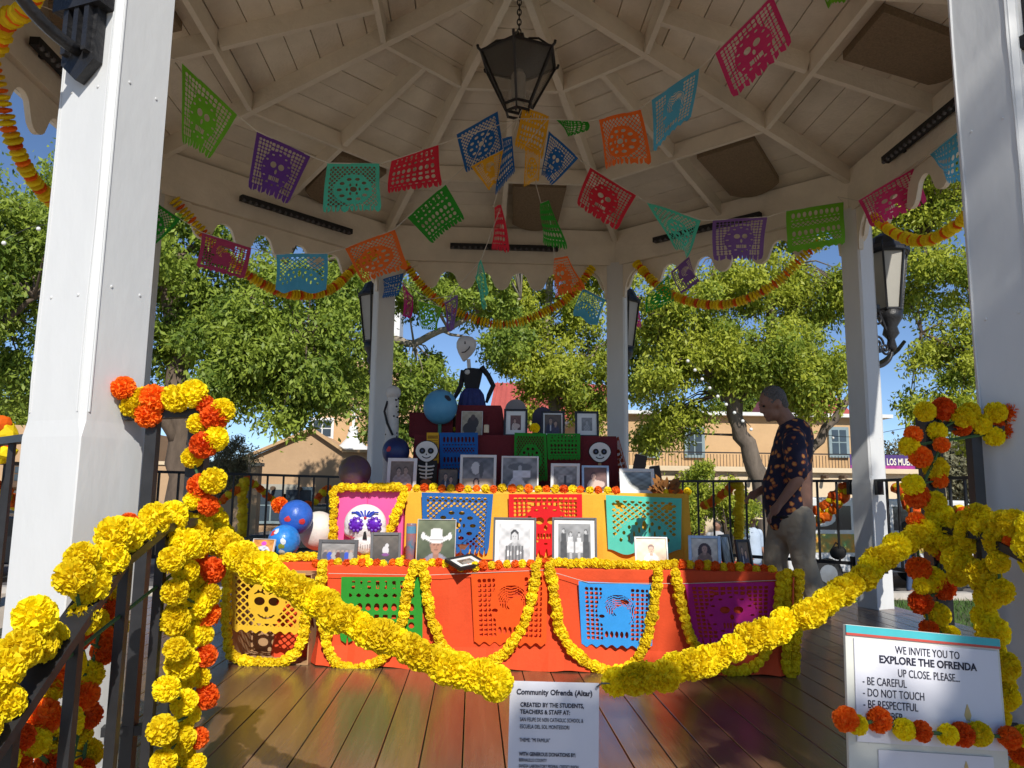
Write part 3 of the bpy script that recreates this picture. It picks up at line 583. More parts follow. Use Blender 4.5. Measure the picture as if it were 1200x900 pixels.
# white bell cap and cross on the roof
c = P3(413, 532, Y+1); BC = thing('bell_cap', 'small white bell shaped roof cap topped by a cross', 'steeple', (c[0], c[1], ze2))
MB().lathe([(.75, ze2), (.72, ze2+.16), (.45, ze2+.30), (.26, ze2+.52), (.17, ze2+.80), (.14, ze2+.98)], 16, (c[0], c[1], 0)).build('cap', TRIMW, BC, smooth=True)
MB().box((c[0], c[1], ze2+1.42), (.1, .1, .92)).box((c[0], c[1]-.002, ze2+1.58), (.5, .11, .1)).box((c[0], c[1]+.002, ze2+1.32), (.34, .112, .09)).build('cross', TRIMW, BC)
# low wall and flat building further left
Y = 18.; lw = thing('adobe_wall', 'low tan adobe garden wall running behind the railing', 'wall', (q(220, 600)[0], 18, GZ))
MB().box(((P3(130, 600, 18)[0]+P3(300, 600, 18)[0])/2, 18.2, (GZ+P3(220, 545, 18)[2])/2), (P3(300, 600, 18)[0]-P3(130, 600, 18)[0], .4, P3(220, 545, 18)[2]-GZ)).build('wall', ADOBE, lw)
zt_ = P3(220, 545, 18)[2]; MB().box(((P3(130, 600, 18)[0]+P3(300, 600, 18)[0])/2, 18.2, zt_+.05), (P3(300, 600, 18)[0]-P3(130, 600, 18)[0]+.1, .5, .1)).build('coping', ADOBC, lw)
Y = 24.; B = bld('flat roofed tan adobe building left of the sunlit post', (P3(-20, 600, Y)[0], Y, GZ)); zt_ = P3(20, 498, Y)[2]
MB().box((P3(-40, 600, Y)[0]-2, Y+4, (GZ+zt_)/2), (14, 8, zt_-GZ)).build('wall', ADOBE, B)
window(B, P3(18, 555, Y)[0], P3(18, 555, Y)[2], .5, .55, Y, WOODD); window(B, P3(12, 590, Y)[0], GZ+1.3, 1.1, 1.2, Y, TRIMW)
MB().box((P3(-40, 600, Y)[0]-2, Y-.6, P3(20, 568, Y)[2]), (14, 1.2, .18)).build('porch_roof', WOODD, B)
for i in range(5): MB().box((P3(-40, 600, Y)[0]+4-i*2.6, Y-1.1, GZ+1.1), (.2, .2, 2.2)).build('porch_post', WOODD, B)
# long two storey building with balcony
Y = 21.; B = bld('long orange adobe building with a balcony railing and red roof', (P3(900, 600, Y)[0], Y, GZ)); xa, xb, xc_ = P3(690, 600, Y)[0], P3(1043, 600, Y)[0], P3(1100, 600, Y)[0]; zt_ = P3(900, 487, Y)[2]; zm = P3(900, 549, Y)[2]
MB().box(((xa+xb)/2, Y+4, (zm+zt_)/2), (xb-xa, 7.6, zt_-zm)).build('upper_wall', ADOBO, B)
MB().box(((xa+xc_)/2, Y+3.2, (GZ+zm)/2), (xc_-xa, 7.4, zm-GZ)).build('wall', ADOBC, B)
MB().box(((xa+xb)/2, Y+4, zt_+.04), (xb-xa+.5, 8.2, .12)).build('cornice', TRIMW, B)
zr1 = P3(980, 466, Y+3)[2]
MB().add([(P3(945, 480, Y)[0], Y+.6, zt_+.1), (P3(1012, 480, Y)[0], Y+.6, zt_+.1), (P3(1012, 480, Y)[0], Y+6.6, zt_+.1), (P3(945, 480, Y)[0], Y+6.6, zt_+.1), (P3(955, 466, Y)[0], Y+3.4, zr1+1.0), (P3(1002, 466, Y)[0], Y+3.4, zr1+1.0)],
         [(0, 1, 5, 4), (1, 2, 5), (2, 3, 4, 5), (3, 0, 4), (3, 2, 1, 0)]).build('dormer_roof', REDR, B)
for px in (762, 815, 985): window(B, P3(px, 520, Y)[0], P3(px, 518, Y)[2], .55, .9, Y+.17, TRIMB)
rl = MB().bar((xa, Y-.4, P3(900, 532, Y)[2]), (xb+.2, Y-.4, P3(900, 532, Y)[2]), .05, .04).build('balcony_rail', BLACK, B)
pk = MB().box((0, 0, 0), (.016, .016, .42)).mesh('baluster', BLACK)
zb_ = P3(900, 541, Y)[2]
for i in range(int((xb-xa)/.11)): obj('baluster', pk, rl, (xa+i*.11, Y-.4, zb_))
MB().box(((xa+xc_)/2, Y-.25, zm-.06), (xc_-xa, .9, .16)).build('balcony_floor', ADOBC, B)
for px, w_ in ((962, .9), (1000, 1.1), (1060, 1.0), (860, 1.0), (800, 1.0)): window(B, P3(px, 590, Y)[0], GZ+1.45, w_, 1.1, Y-.53, WOODD)
for i in range(14): MB().tube([(xa+.4+i*.62, Y-.9, zm-.28), (xa+.4+i*.62, Y-.4, zm-.28)], .06, 8).build('viga', WOODD, B)
# banner on the balcony
PUR = mat('banner_purple', (.07, .035, .17), .7, .15, 8); MAG = mat('banner_magenta', (.30, .03, .22), .7, .3, 9)
bx0, bx1 = P3(996, 540, Y-.46)[0], P3(1072, 540, Y-.46)[0]; bz0, bz1 = P3(1030, 550, Y-.46)[2], P3(1030, 533, Y-.46)[2]
BN = thing('banner', 'purple banner with white lettering hung on the balcony', 'banner', ((bx0+bx1)/2, Y-.46, bz0))
MB().box(((bx0+bx1)/2, Y-.46, (bz0+bz1)/2), (bx1-bx0, .012, bz1-bz0)).build('sheet', PUR, BN)
MB().box(((bx0+bx1)/2, Y-.469, bz0+.07), (bx1-bx0-.02, .004, .12)).build('lower_stripe', MAG, BN)
CREAM = mat('lettering_cream', (.8, .75, .62), .6)
tm = text_mesh('DIA DE LOS MUERTOS', .32, .006, .60); tm.materials.append(CREAM); o = obj('lettering', tm, BN, (bx0+.60, Y-.474, bz0+.15)); o.rotation_euler = (R(90), 0, 0)
MB().ball((bx0+.13, Y-.47, bz0+.25), (.07, .006, .08)).build('emblem', CREAM, BN)
# red roofed hall farther back
Y = 33.; B = thing('hall', 'large red metal roofed hall behind the altar', 'building', (P3(650, 600, Y)[0], Y, GZ), 'buildings round the plaza'); xl, xr = P3(565, 500, Y)[0], P3(740, 500, Y)[0]; za, zc = P3(640, 530, Y)[2], P3(640, 438, Y)[2]
MB().box(((xl+xr)/2, Y+3.5, (GZ+za)/2), (xr-xl-.6, 7, za-GZ)).build('wall', ADOBE, B)
rfo = MB().add([(xl, Y-.4, za), (xr, Y-.4, za), (xr, Y+7.4, za), (xl, Y+7.4, za), (xl+.7, Y+3.5, zc), (xr-.7, Y+3.5, zc)], [(0, 1, 5, 4), (1, 2, 5), (2, 3, 4, 5), (3, 0, 4), (3, 2, 1, 0)]).build('roof', REDR, B)
for i in range(22):
    f = (i+.5)/22; MB().bar((xl+(xr-xl)*f, Y-.38, za+.02), (xl+.7+(xr-xl-1.4)*f, Y+3.4, zc+.02), .05, .05).build('seam', REDR, rfo)
for i in range(5): window(B, xl+1+i*1.1, za-1.5, .6, 1.2, Y-.0, TRIMB)
# white church tower glimpsed between leaves
Y = 36.; B = thing('church_tower', 'white church tower with an orange base glimpsed through leaves', 'tower', (P3(446, 600, Y)[0], Y, GZ)); c = P3(446, 400, Y); ztw = P3(446, 355, Y)[2]
MB().box((c[0], Y+1, (GZ+P3(446, 425, Y)[2])/2), (2.6, 2.6, P3(446, 425, Y)[2]-GZ)).build('base', ADOBO, B)
MB().box((c[0], Y+1, (P3(446, 425, Y)[2]+ztw)/2), (2.0, 2.0, ztw-P3(446, 425, Y)[2])).build('belfry', TRIMW, B)
MB().box((c[0], Y-.02, ztw-1.3), (.7, .06, 1.4)).build('belfry_opening', WINB, B)
MB().lathe([(1.5, ztw), (1.3, ztw+.15), (.15, ztw+2.4), (.02, ztw+2.6)], 4, (c[0], Y+1, 0), Matrix.Rotation(R(45), 3, 'Z')).build('spire', TRIMW, B)

# ================================================================== MARIGOLDS
def pom_mesh(name, m, petals, seed, core=.74):
    rg = random.Random(seed); b = MB(); b.ball((0, 0, 0), (core, core, core*.92), 12, 7)
    for i in range(petals):
        z = 1-2*(i+.5)/petals; t = i*2.39996+rg.uniform(-.2, .2); r = math.sqrt(max(0, 1-z*z)); d = Vector((r*math.cos(t), r*math.sin(t), z))
        a = d.orthogonal().normalized(); a = Quaternion(d, rg.uniform(0, 6.28))@a; c = d.cross(a)
        w = rg.uniform(.85, 1.25)*math.sqrt(7.6/petals); h = rg.uniform(.9, 1.06); tl = rg.uniform(-.16, .16); tl2 = rg.uniform(-.16, .16)
        p0 = d*core*.88-a*w*.5; p1 = d*core*.88+a*w*.5; m0 = d*h*.97-a*w*.95+c*tl; m1 = d*h*.97+a*w*.95+c*tl; tp = d*h+c*(tl+tl2)
        b.add([p0, p1, m1, tp, m0], [(0, 1, 2, 3, 4)])
    return b.mesh(name, m)
def small_mesh(name, m, seed):
    rg = random.Random(seed); bm = bmesh.new(); bmesh.ops.create_icosphere(bm, subdivisions=2, radius=1)
    for v in bm.verts: v.co *= rg.uniform(.8, 1.1); v.co.z *= .9
    me = bpy.data.meshes.new(name); bm.to_mesh(me); bm.free(); me.materials.append(m); return me
BIG = {'Y': [pom_mesh('yellow_marigold', YEL, 300, i) for i in range(3)], 'O': [pom_mesh('orange_marigold', ORA, 300, 10+i) for i in range(3)]}
MID = {'Y': [pom_mesh('yellow_marigold_bead', YELS, 70, 20+i, .8) for i in range(2)], 'O': [pom_mesh('orange_marigold_bead', ORA, 70, 30+i, .8) for i in range(2)]}
SML = {'Y': [small_mesh('small_yellow_marigold', YELS, 40+i) for i in range(2)], 'O': [small_mesh('small_orange_marigold', ORA, 50+i) for i in range(2)]}
def flower(parent, pos, colr, rad, kit=BIG, sq=1.):
    o = obj('flower', random.choice(kit[colr]), parent, pos)
    o.rotation_euler = (random.uniform(-.7, .7), random.uniform(-.7, .7), random.uniform(0, 6.28)); s = rad*random.uniform(.87, 1.1); o.scale = (s, s, s*sq); return o
def garland(label, items, path=None, group=None, kit=BIG, base=None):
    b = base if base is not None else items[0][0]
    t = thing('marigold_garland', label, 'garland', tuple(b), group)
    if path is None: path = [i[0] for i in items]
    if len(path) > 1: MB().tube([tuple(q) for q in path], .004, 5).build('string', mat('green_cord', (.05, .12, .04), .8), t)
    for pos, c, r in items: flower(t, tuple(pos), c, r, kit)
    return t
def along(path, step):
    path = [np.array(q, float) for q in path]; seg = [np.linalg.norm(path[i+1]-path[i]) for i in range(len(path)-1)]; L = sum(seg); n = max(1, int(round(L/step))); out = []
    for k in range(n+1):
        s = L*k/n; i = 0
        while i < len(seg)-1 and s > seg[i]: s -= seg[i]; i += 1
        out.append(path[i]+(path[i+1]-path[i])*min(1, s/seg[i]))
    return out
def catmull(pts, m=6):
    P = [np.array(q, float) for q in pts]; P = [2*P[0]-P[1]]+P+[2*P[-1]-P[-2]]; out = []
    for i in range(1, len(P)-2):
        for k in range(m):
            t = k/m; a, b, c, d = P[i-1], P[i], P[i+1], P[i+2]
            out.append(.5*((2*b)+(-a+c)*t+(2*a-5*b+4*c-d)*t*t+(-a+3*b-3*c+d)*t**3))
    out.append(P[-2]); return out
# ---- stair newels and handrails (black iron)
def stair_rail(s, label):
    X = .97*s; t = thing('stair_railing', label, 'handrail', (X, -3.02, 0), 'stair railings')
    nw = MB(); nw.box((X, -3.0, .555), (.045, .045, 1.11)); nw.box((X, -3.0, .01), (.12, .12, .02)); nw.build('newel', PIP, t)
    XO = 1.14*s; MB().box((X+(.11*s), -3.02, .53), (.028, .028, 1.06)).build('return_post', PIP, t)
    MB().bar((X, -3.0, 1.075), (XO+.01*s, -3.03, 1.06), .045, .022).build('return_rail', PIP, t)
    MB().bar((X, -3.0, .30), (XO, -3.03, .30), .03, .022).build('lower_return', PIP, t)
    path = [(X, -3.0, .80), (X, -3.22, .79), (X, -3.42, .73), (X, -4.15, .26)]
    for i in range(3): MB().bar(path[i], path[i+1], .05, .018).build('handrail', PIP, t)
    for yv in (-3.19, -3.37, -3.55, -3.73, -3.91, -4.09):
        zz = np.interp(-yv, [3.0, 3.22, 3.42, 4.15], [.8, .79, .73, .26])-.01; zb_ = max(GZ+.04, -.17*(int((-yv-apf)/.3)+1)) if -yv > apf else 0
        MB().box((X, yv, (zz+zb_)/2), (.02, .02, zz-zb_)).build('baluster', PIP, t)
stair_rail(-1, 'black iron stair handrail buried in marigolds beside the sunlit post')
stair_rail(1, 'black iron stair handrail wrapped in marigolds behind the welcome board')
rad = lambda px, p: px*depth(p)/FPX
def pxflowers(L, fn, r=17.):
    out = []
    for x, y, c, *k in L:
        p = fn(x, y)+np.array([random.gauss(0, .006), random.gauss(0, .010), random.gauss(0, .004)])
        out.append((p, c, (k[0] if k else r)*depth(p)/FPX))
    return out
fnL = lambda x, y: atY(x, y, -3.03)
garland('yellow and orange marigolds wound round the newel and short rail by the sunlit post', pxflowers([(147, 457, 'O', 15), (153, 475, 'Y', 15), (163, 466, 'Y', 15), (185, 468, 'O', 16), (172, 484, 'O', 15), (207, 468, 'Y', 16), (222, 465, 'Y', 17), (234, 474, 'O', 12), (246, 489, 'O', 16), (262, 484, 'Y', 15), (229, 496, 'Y', 14), (240, 524, 'O', 16), (256, 513, 'Y', 15), (226, 538, 'Y', 14), (238, 572, 'O', 16), (254, 562, 'Y', 15), (228, 586, 'Y', 13), (250, 590, 'O', 13)], lambda x, y: atY(x, y, -3.05)))
garland('marigolds spiralling down the newel below the yellow swag, orange on one side', pxflowers([(228, 652, 'O', 14), (248, 667, 'O', 15), (233, 678, 'Y', 16), (246, 694, 'Y', 14), (221, 690, 'O', 14), (242, 717, 'O', 15), (225, 728, 'Y', 15), (240, 744, 'Y', 13), (238, 768, 'O', 15), (218, 780, 'Y', 15), (236, 795, 'Y', 12), (236, 815, 'O', 15), (218, 835, 'Y', 15), (207, 852, 'O', 13), (232, 863, 'O', 14), (217, 878, 'Y', 15), (229, 893, 'Y', 13), (214, 910, 'O', 14)], lambda x, y: atY(x, y, -3.06)))
garland('all yellow marigold strand hanging from the stair handrail', pxflowers([(188, 640, 'Y', 18), (212, 640, 'Y', 16), (178, 655, 'Y', 15), (193, 670, 'Y', 16), (207, 680, 'Y', 12), (182, 693, 'Y', 17), (203, 705, 'Y', 17), (186, 720, 'Y', 14), (183, 735, 'Y', 17), (202, 747, 'Y', 16), (177, 762, 'Y', 14), (188, 777, 'Y', 18), (200, 792, 'Y', 14), (170, 807, 'Y', 15), (187, 823, 'Y', 17), (195, 838, 'Y', 13), (168, 855, 'Y', 17), (188, 868, 'Y', 18), (170, 893, 'Y', 17), (192, 905, 'Y', 15)], lambda x, y: atX(x, y, -.97)+np.array([.045, 0, 0])))
hr = lambda x, y: atX(x, y, -.97)
garland('thick yellow marigold garland along the stair handrail by the sunlit post', pxflowers([(246, 612, 'Y', 20), (232, 600, 'Y', 20), (222, 622, 'Y', 21), (205, 604, 'Y', 21), (196, 622, 'Y', 20), (178, 606, 'Y', 21), (166, 624, 'Y', 20), (150, 612, 'O', 13), (152, 626, 'Y', 21), (132, 627, 'Y', 21), (126, 650, 'Y', 22), (106, 654, 'Y', 21), (104, 682, 'Y', 23), (82, 682, 'Y', 23), (92, 722, 'Y', 20), (70, 745, 'Y', 21), (42, 732, 'Y', 24), (48, 757, 'Y', 21), (20, 768, 'Y', 24), (8, 785, 'Y', 24), (14, 815, 'Y', 22), (-6, 806, 'Y', 24), (-12, 845, 'Y', 24), (260, 628, 'Y', 18), (240, 632, 'Y', 18)], hr))
garland('orange and yellow marigold curtain hanging under the handrail before the sunlit post', pxflowers([(130, 688, 'Y', 17), (127, 710, 'O', 17), (112, 727, 'Y', 17), (136, 730, 'Y', 14), (122, 742, 'O', 15), (113, 763, 'O', 18), (90, 750, 'O', 15), (105, 793, 'Y', 16), (65, 793, 'O', 22), (85, 775, 'Y', 20), (53, 813, 'Y', 19), (98, 817, 'O', 19), (103, 837, 'O', 17), (43, 845, 'O', 21), (72, 847, 'Y', 20), (102, 862, 'Y', 15), (30, 870, 'Y', 19), (67, 872, 'Y', 20), (100, 884, 'Y', 15), (60, 898, 'O', 22), (12, 868, 'O', 17), (5, 888, 'Y', 15), (30, 897, 'O', 19), (94, 902, 'O', 16), (134, 655, 'O', 13), (75, 915, 'Y', 18)], lambda x, y: atX(x, y, -1.03)))
# the two swags that close the stairs
swL = catmull([atX(252, 628, -.93), atY(300, 664, -3.12), atY(345, 689, -3.16), atY(390, 716, -3.2), atY(440, 743, -3.22), atY(490, 766, -3.23), atY(540, 786, -3.24), atY(582, 797, -3.24)])
def swag(path, r, step):
    out = []
    for q in along(path, step): out.append((q+RNG.normal(0, .004, 3), 'Y', r))
    return out
garland('thick yellow swag from the sunlit side newel down to the paper notice', swag(swL, .037, .030), swL)
swR = catmull([atX(1088, 618, .93), atY(1048, 647, -3.1), atY(1000, 684, -3.15), atY(955, 712, -3.2), atY(900, 742, -3.22), atY(845, 765, -3.24), atY(790, 785, -3.25), atY(722, 800, -3.25)])
garland('thick yellow swag from the welcome board side newel down to the paper notice', swag(swR, .034, .036), swR)
fnR = lambda x, y: atY(x, y, -3.04)
garland('orange and yellow marigolds round the newel and short rail by the shaded post', pxflowers([(1084, 479, 'Y', 12), (1107, 481, 'O', 15), (1102, 504, 'Y', 13), (1124, 488, 'Y', 14), (1133, 501, 'O', 13), (1141, 484, 'Y', 13), (1149, 497, 'Y', 14), (1163, 484, 'Y', 13), (1166, 497, 'O', 13), (1166, 513, 'Y', 12), (1185, 485, 'O', 13), (1185, 504, 'O', 13), (1069, 524, 'Y', 12), (1073, 511, 'O', 10), (1078, 539, 'O', 15), (1097, 547, 'Y', 15), (1095, 521, 'O', 10), (1076, 580, 'O', 15), (1072, 565, 'Y', 12), (1101, 562, 'O', 11), (1095, 589, 'Y', 15), (1099, 636, 'Y', 15), (1072, 612, 'O', 12), (1079, 667, 'O', 14), (1096, 680, 'Y', 15), (1106, 650, 'O', 13), (1109, 691, 'O', 14), (1081, 706, 'O', 15), (1102, 720, 'Y', 15), (1080, 685, 'Y', 10), (1090, 738, 'O', 12), (1110, 745, 'Y', 13)], fnR))
garland('thick yellow marigold garland heaped on the stair handrail behind the welcome board', pxflowers([(1103, 606, 'Y', 17), (1090, 624, 'Y', 16), (1127, 613, 'Y', 17), (1150, 606, 'Y', 18), (1140, 620, 'Y', 17), (1160, 622, 'Y', 18), (1172, 616, 'Y', 18), (1189, 614, 'Y', 18), (1195, 634, 'O', 14), (1168, 634, 'Y', 17), (1120, 632, 'Y', 17), (1142, 636, 'Y', 18), (1205, 640, 'Y', 20), (1215, 660, 'Y', 20), (1204, 615, 'Y', 18)], lambda x, y: atX(x, y, .97)))
garland('yellow marigold strands hanging behind the welcome board from the handrail', pxflowers([(1126, 656, 'Y', 16), (1124, 675, 'Y', 14), (1140, 662, 'Y', 14), (1150, 678, 'Y', 18), (1170, 660, 'Y', 15), (1172, 693, 'Y', 18), (1154, 700, 'Y', 15), (1148, 722, 'Y', 17), (1166, 742, 'Y', 18), (1160, 765, 'Y', 16), (1180, 782, 'Y', 16), (1176, 802, 'Y', 13), (1182, 822, 'Y', 15), (1178, 845, 'Y', 14), (1194, 880, 'O', 15), (1184, 900, 'Y', 15)], lambda x, y: atX(x, y, .95)))

# ================================================================== CUT PAPER (papel picado): real holes
def clip_field(u, v, F):
    """triangles of the regular grid where F>0, cut exactly along F=0"""
    nu, nv = F.shape; vid = {}; verts = []; faces = []
    def vtx(k, p):
        if k not in vid: vid[k] = len(verts); verts.append(p)
        return vid[k]
    for i in range(nu-1):
        for j in range(nv-1):
            c = [(i, j), (i+1, j), (i+1, j+1), (i, j+1)]; f = [F[a] for a in c]
            if min(f) > 0: faces.append(tuple(vtx(a, (u[a[0]], v[a[1]])) for a in c)); continue
            if max(f) <= 0: continue
            poly = []
            for k in range(4):
                a, b, fa, fb = c[k], c[(k+1) % 4], f[k], f[(k+1) % 4]
                if fa > 0: poly.append(vtx(a, (u[a[0]], v[a[1]])))
                if (fa > 0) != (fb > 0):
                    t = fa/(fa-fb); key = (min(a, b), max(a, b)); poly.append(vtx(key, (u[a[0]]+(u[b[0]]-u[a[0]])*t, v[a[1]]+(v[b[1]]-v[a[1]])*t)))
            if len(poly) >= 3: faces.append(tuple(poly))
    return verts, faces
def ell(U, V, cx, cy, rx, ry): return (np.sqrt(((U-cx)/rx)**2+((V-cy)/ry)**2)-1)*min(rx, ry)
def boxf(U, V, cx, cy, hx_, hy): return np.maximum(np.abs(U-cx)-hx_, np.abs(V-cy)-hy)
def sqholes(U, V, p, bar, px0, px1, py0, py1):
    a = np.minimum(np.abs(((U-px0)/p) % 1-.5), 9); b = np.abs(((V-py0)/p) % 1-.5); h = np.maximum(a, b)*p-(p-bar)/2
    return np.maximum(h, boxf(U, V, (px0+px1)/2, (py0+py1)/2, (px1-px0)/2, (py1-py0)/2))
def diaholes(U, V, p, bar, x0, x1, y0, y1):
    a = (U+V)/p; b = (U-V)/p; h = np.maximum(np.abs(a % 1-.5), np.abs(b % 1-.5))*p-(p-bar)/2
    return np.maximum(h, boxf(U, V, (x0+x1)/2, (y0+y1)/2, (x1-x0)/2, (y1-y0)/2))
def design(kind_, U, V, seed=0):
    """signed field, >0 paper; v runs down from the string"""
    rg = random.Random(seed); H = np.full(U.shape, 9.)
    def cut(h): nonlocal H; H = np.minimum(H, h)
    def keep(k): nonlocal H; H = np.maximum(H, -k)
    if kind_ == 'lattice':
        cut(diaholes(U, V, .085, .022, .07, .93, .06, .86)); keep(ell(U, V, .5, .52, .34, .30))
        for i in range(10): t = i*.628; cut(ell(U, V, .5+.24*math.cos(t), .52+.21*math.sin(t), .045, .03))
        cut(ell(U, V, .5, .52, .06, .055)); [cut(ell(U, V, .5+.11*math.cos(t), .52+.1*math.sin(t), .02, .035)) for t in np.arange(0, 6.2, 1.05)]
    elif kind_ == 'grid':
        cut(sqholes(U, V, .062, .017, .06, .31, .05, .87)); cut(sqholes(U, V, .062, .017, .69, .94, .05, .87)); cut(sqholes(U, V, .075, .02, .3, .7, .05, .2))
        keep(ell(U, V, .5, .5, .3, .33)); cut(ell(U, V, .42, .42, .06, .055)); cut(ell(U, V, .58, .42, .06, .055)); cut(ell(U, V, .5, .53, .025, .045))
        for i in range(6): cut(boxf(U, V, .4+.04*i, .66, .012, .045))
        for i in range(12): t = i*.5236; cut(ell(U, V, .5+.25*math.cos(t), .5+.28*math.sin(t), .03, .016))
    elif kind_ == 'bands':
        for k in range(4):
            y = .14+.2*k
            if k % 2 == 0:
                for i in range(9): cut(ell(U, V, .12+.095*i, y, .03, .06))
            else: cut(diaholes(U, V, .08, .022, .08, .92, y-.05, y+.06))
        for i in range(11): cut(boxf(U, V, .1+.08*i, .245, .024, .012)); cut(boxf(U, V, .1+.08*i, .645, .024, .012))
    elif kind_ == 'letters':
        for i, w in enumerate((.05, .03, .05, .05, .035, .05, .045, .05)): cut(boxf(U, V, .15+.1*i, .12, w*.45, .06)); keep(boxf(U, V, .15+.1*i, .11+.03*(i % 2), w*.2, .03))
        for r in range(3): cut(diaholes(U, V, .11, .035, .1, .9, .24+.03*r, .3+.03*r)) if r == 0 else None
        for i in range(8): cut(ell(U, V, .13+.105*i, .44, .034, .055)); cut(boxf(U, V, .13+.105*i, .58, .03, .03)); cut(ell(U, V, .13+.105*i, .70, .036, .045))
        for i in range(9): cut(boxf(U, V, .09+.1*i, .81, .028, .012))
    elif kind_ == 'skull':
        cut(diaholes(U, V, .115, .03, .06, .94, .06, .84)); keep(np.minimum(ell(U, V, .5, .44, .26, .30), boxf(U, V, .5, .66, .16, .14)))
        cut(ell(U, V, .40, .46, .075, .065)); cut(ell(U, V, .60, .46, .075, .065)); cut(ell(U, V, .5, .58, .03, .045))
        cut(np.maximum(np.abs(ell(U, V, .5, .58, .14, .14))-.012, .66-V)); [cut(boxf(U, V, .41+.045*i, .70, .005, .022)) for i in range(5)]
        for s in (-1, 1): cut(np.maximum(np.abs(ell(U, V, .5+s*.1, .44, .1, .12))-.01, V-.36))
        for i in range(5): cut(ell(U, V, .38+.06*i, .27+.02*abs(i-2), .016, .03))
    elif kind_ == 'arch':
        cut(diaholes(U, V, .10, .028, .07, .93, .08, .72)); keep(np.maximum(ell(U, V, .5, .85, .40, .48), .2-V)); cut(ell(U, V, .18, .17, .06, .05)); cut(ell(U, V, .82, .17, .06, .05))
        for i in range(9): t = math.pi*(.08+.105*i); cut(ell(U, V, .5-.33*math.cos(t), .85-.40*math.sin(t), .022, .035))
        for s in (-1, 1):
            for k in range(3): cut(ell(U, V, .5+s*(.07+.07*k), .58+.07*k, .014, .055))
        cut(ell(U, V, .5, .5, .03, .08))
    elif kind_ == 'bird':
        cut(sqholes(U, V, .065, .019, .07, .31, .07, .86)); cut(sqholes(U, V, .065, .019, .69, .93, .07, .86)); keep(ell(U, V, .5, .42, .26, .3))
        for i in range(7): t = .3+i*.36; cut(np.maximum(np.abs(ell(U, V, .52, .42, .06+.028*i, .07+.028*i))-.007, np.cos(t)*(U-.52)+np.sin(t)*(V-.42)))
        cut(ell(U, V, .3, .5, .04, .025)); cut(ell(U, V, .62, .28, .05, .03)); [cut(ell(U, V, .36+.07*i, .76, .024, .05)) for i in range(5)]
    edge = {'lattice': 7, 'grid': 5, 'bands': 8, 'letters': 6, 'skull': 7, 'arch': 2, 'bird': 7}[kind_]
    bot = .955-.045*np.abs(np.cos(np.pi*(U*edge)))**1.5 if edge > 2 else 1-.09*np.abs(np.cos(np.pi*U*2))**2
    if kind_ in ('letters', 'lattice', 'grid'): bot = np.where((U*edge*2 % 1) < .16, .86, bot+.03)
    H = np.minimum(H, .0+np.minimum(np.minimum(U, 1-U), V)*0+9)
    return np.minimum(H, (bot-V))
PAPER = {}
PCOL = dict(green=(.03, .30, .03), lime=(.16, .46, .03), purple=(.13, .045, .26), teal=(.09, .55, .40), red=(.62, .025, .05), blue=(.02, .13, .42), sky=(.10, .42, .66), yellow=(.80, .42, .03), orange=(.82, .16, .025), pink=(.68, .05, .20), maroon=(.42, .05, .13), magenta=(.52, .02, .22), azure=(.04, .32, .78), dorange=(.80, .10, .012), lilac=(.20, .10, .34), gold=(.80, .48, .03), mint=(.10, .62, .48), crimson=(.72, .015, .02))
def pmat(c, tr=.5): 
    return mat('paper_'+c+('' if tr > .2 else '_thick'), PCOL[c], .7, .10, 9, trans=tr, spec=.2)
def paper_obj(name, TL, TR, BR, BL, dsg, colr, parent=None, curl=.02, n=56, seed=0, thick=False, fold=0.):
    TL, TR, BR, BL = [np.array(q, float) for q in (TL, TR, BR, BL)]; key = (dsg, n)
    if key not in PAPER:
        g = np.linspace(0, 1, n+1); U, V = np.meshgrid(g, g, indexing='ij'); PAPER[key] = clip_field(g, g, design(dsg, U, V))
    vs, fs = PAPER[key]; a = np.array(vs); u, v = a[:, :1], a[:, 1:]
    rg = random.Random(seed); P = TL*(1-u)*(1-v)+TR*u*(1-v)+BR*u*v+BL*(1-u)*v
    nm = np.cross(TR-TL, BL-TL); nm /= np.linalg.norm(nm); L = np.linalg.norm(TR-TL)
    P = P+nm*(curl*np.sin(u*math.pi*rg.uniform(1, 2.2)+rg.uniform(0, 3))*(.25+v)+curl*.5*np.sin(v*math.pi*rg.uniform(.8, 1.6)+rg.uniform(0, 2))*v+fold*L*np.abs(u-.5)*2*v)
    me = bpy.data.meshes.new(name); me.from_pydata(P.tolist(), [], fs); me.materials.append(pmat(colr, .12 if thick else .5)); return obj(name, me, parent)
def bunting(label, ang, flags, start, end, org=(0, 0), grp='papel picado strings under the ceiling', dirv=None):
    d = dirv if dirv else E2(ang); pts = []; made = []
    for f in flags:
        colr, dsg, q = f[0], f[1], f[2]
        TL, TR = atP(*q[0], org, d), atP(*q[1], org, d)
        # a twisted sheet keeps its own width: pull the far corner back when the plane would stretch it
        dm = (depth(TL)+depth(TR))/2
        if np.linalg.norm(TL-TR) > .46: TL = atD(*q[0], dm+(depth(TL)-dm)*.4); TR = atD(*q[1], dm+(depth(TR)-dm)*.4)
        BR = atD(*q[2], depth(TR)+.02); BL = atD(*q[3], depth(TL)+.02); made.append((colr, dsg, TL, TR, BR, BL)); pts += [TL, TR]
    t = thing('papel_picado_string', label, 'bunting', tuple(pts[0]), grp)
    path = ([start] if start is not None else [])+pts+([end] if end is not None else [])
    MB().tube([tuple(p) for p in path], .003, 5).build('string', STRING, t)
    for i, (c, dsg, TL, TR, BR, BL) in enumerate(made):
        o = paper_obj('paper_flag', TL, TR, BR, BL, dsg, c, t, .042, seed=int(TL[0]*1000) & 255, fold=random.uniform(-.12, .12)); o['label'] = {'sky': 'light blue', 'dorange': 'deep orange'}.get(c, c)+' cut paper flag'
hub = (0, 0, 3.46)
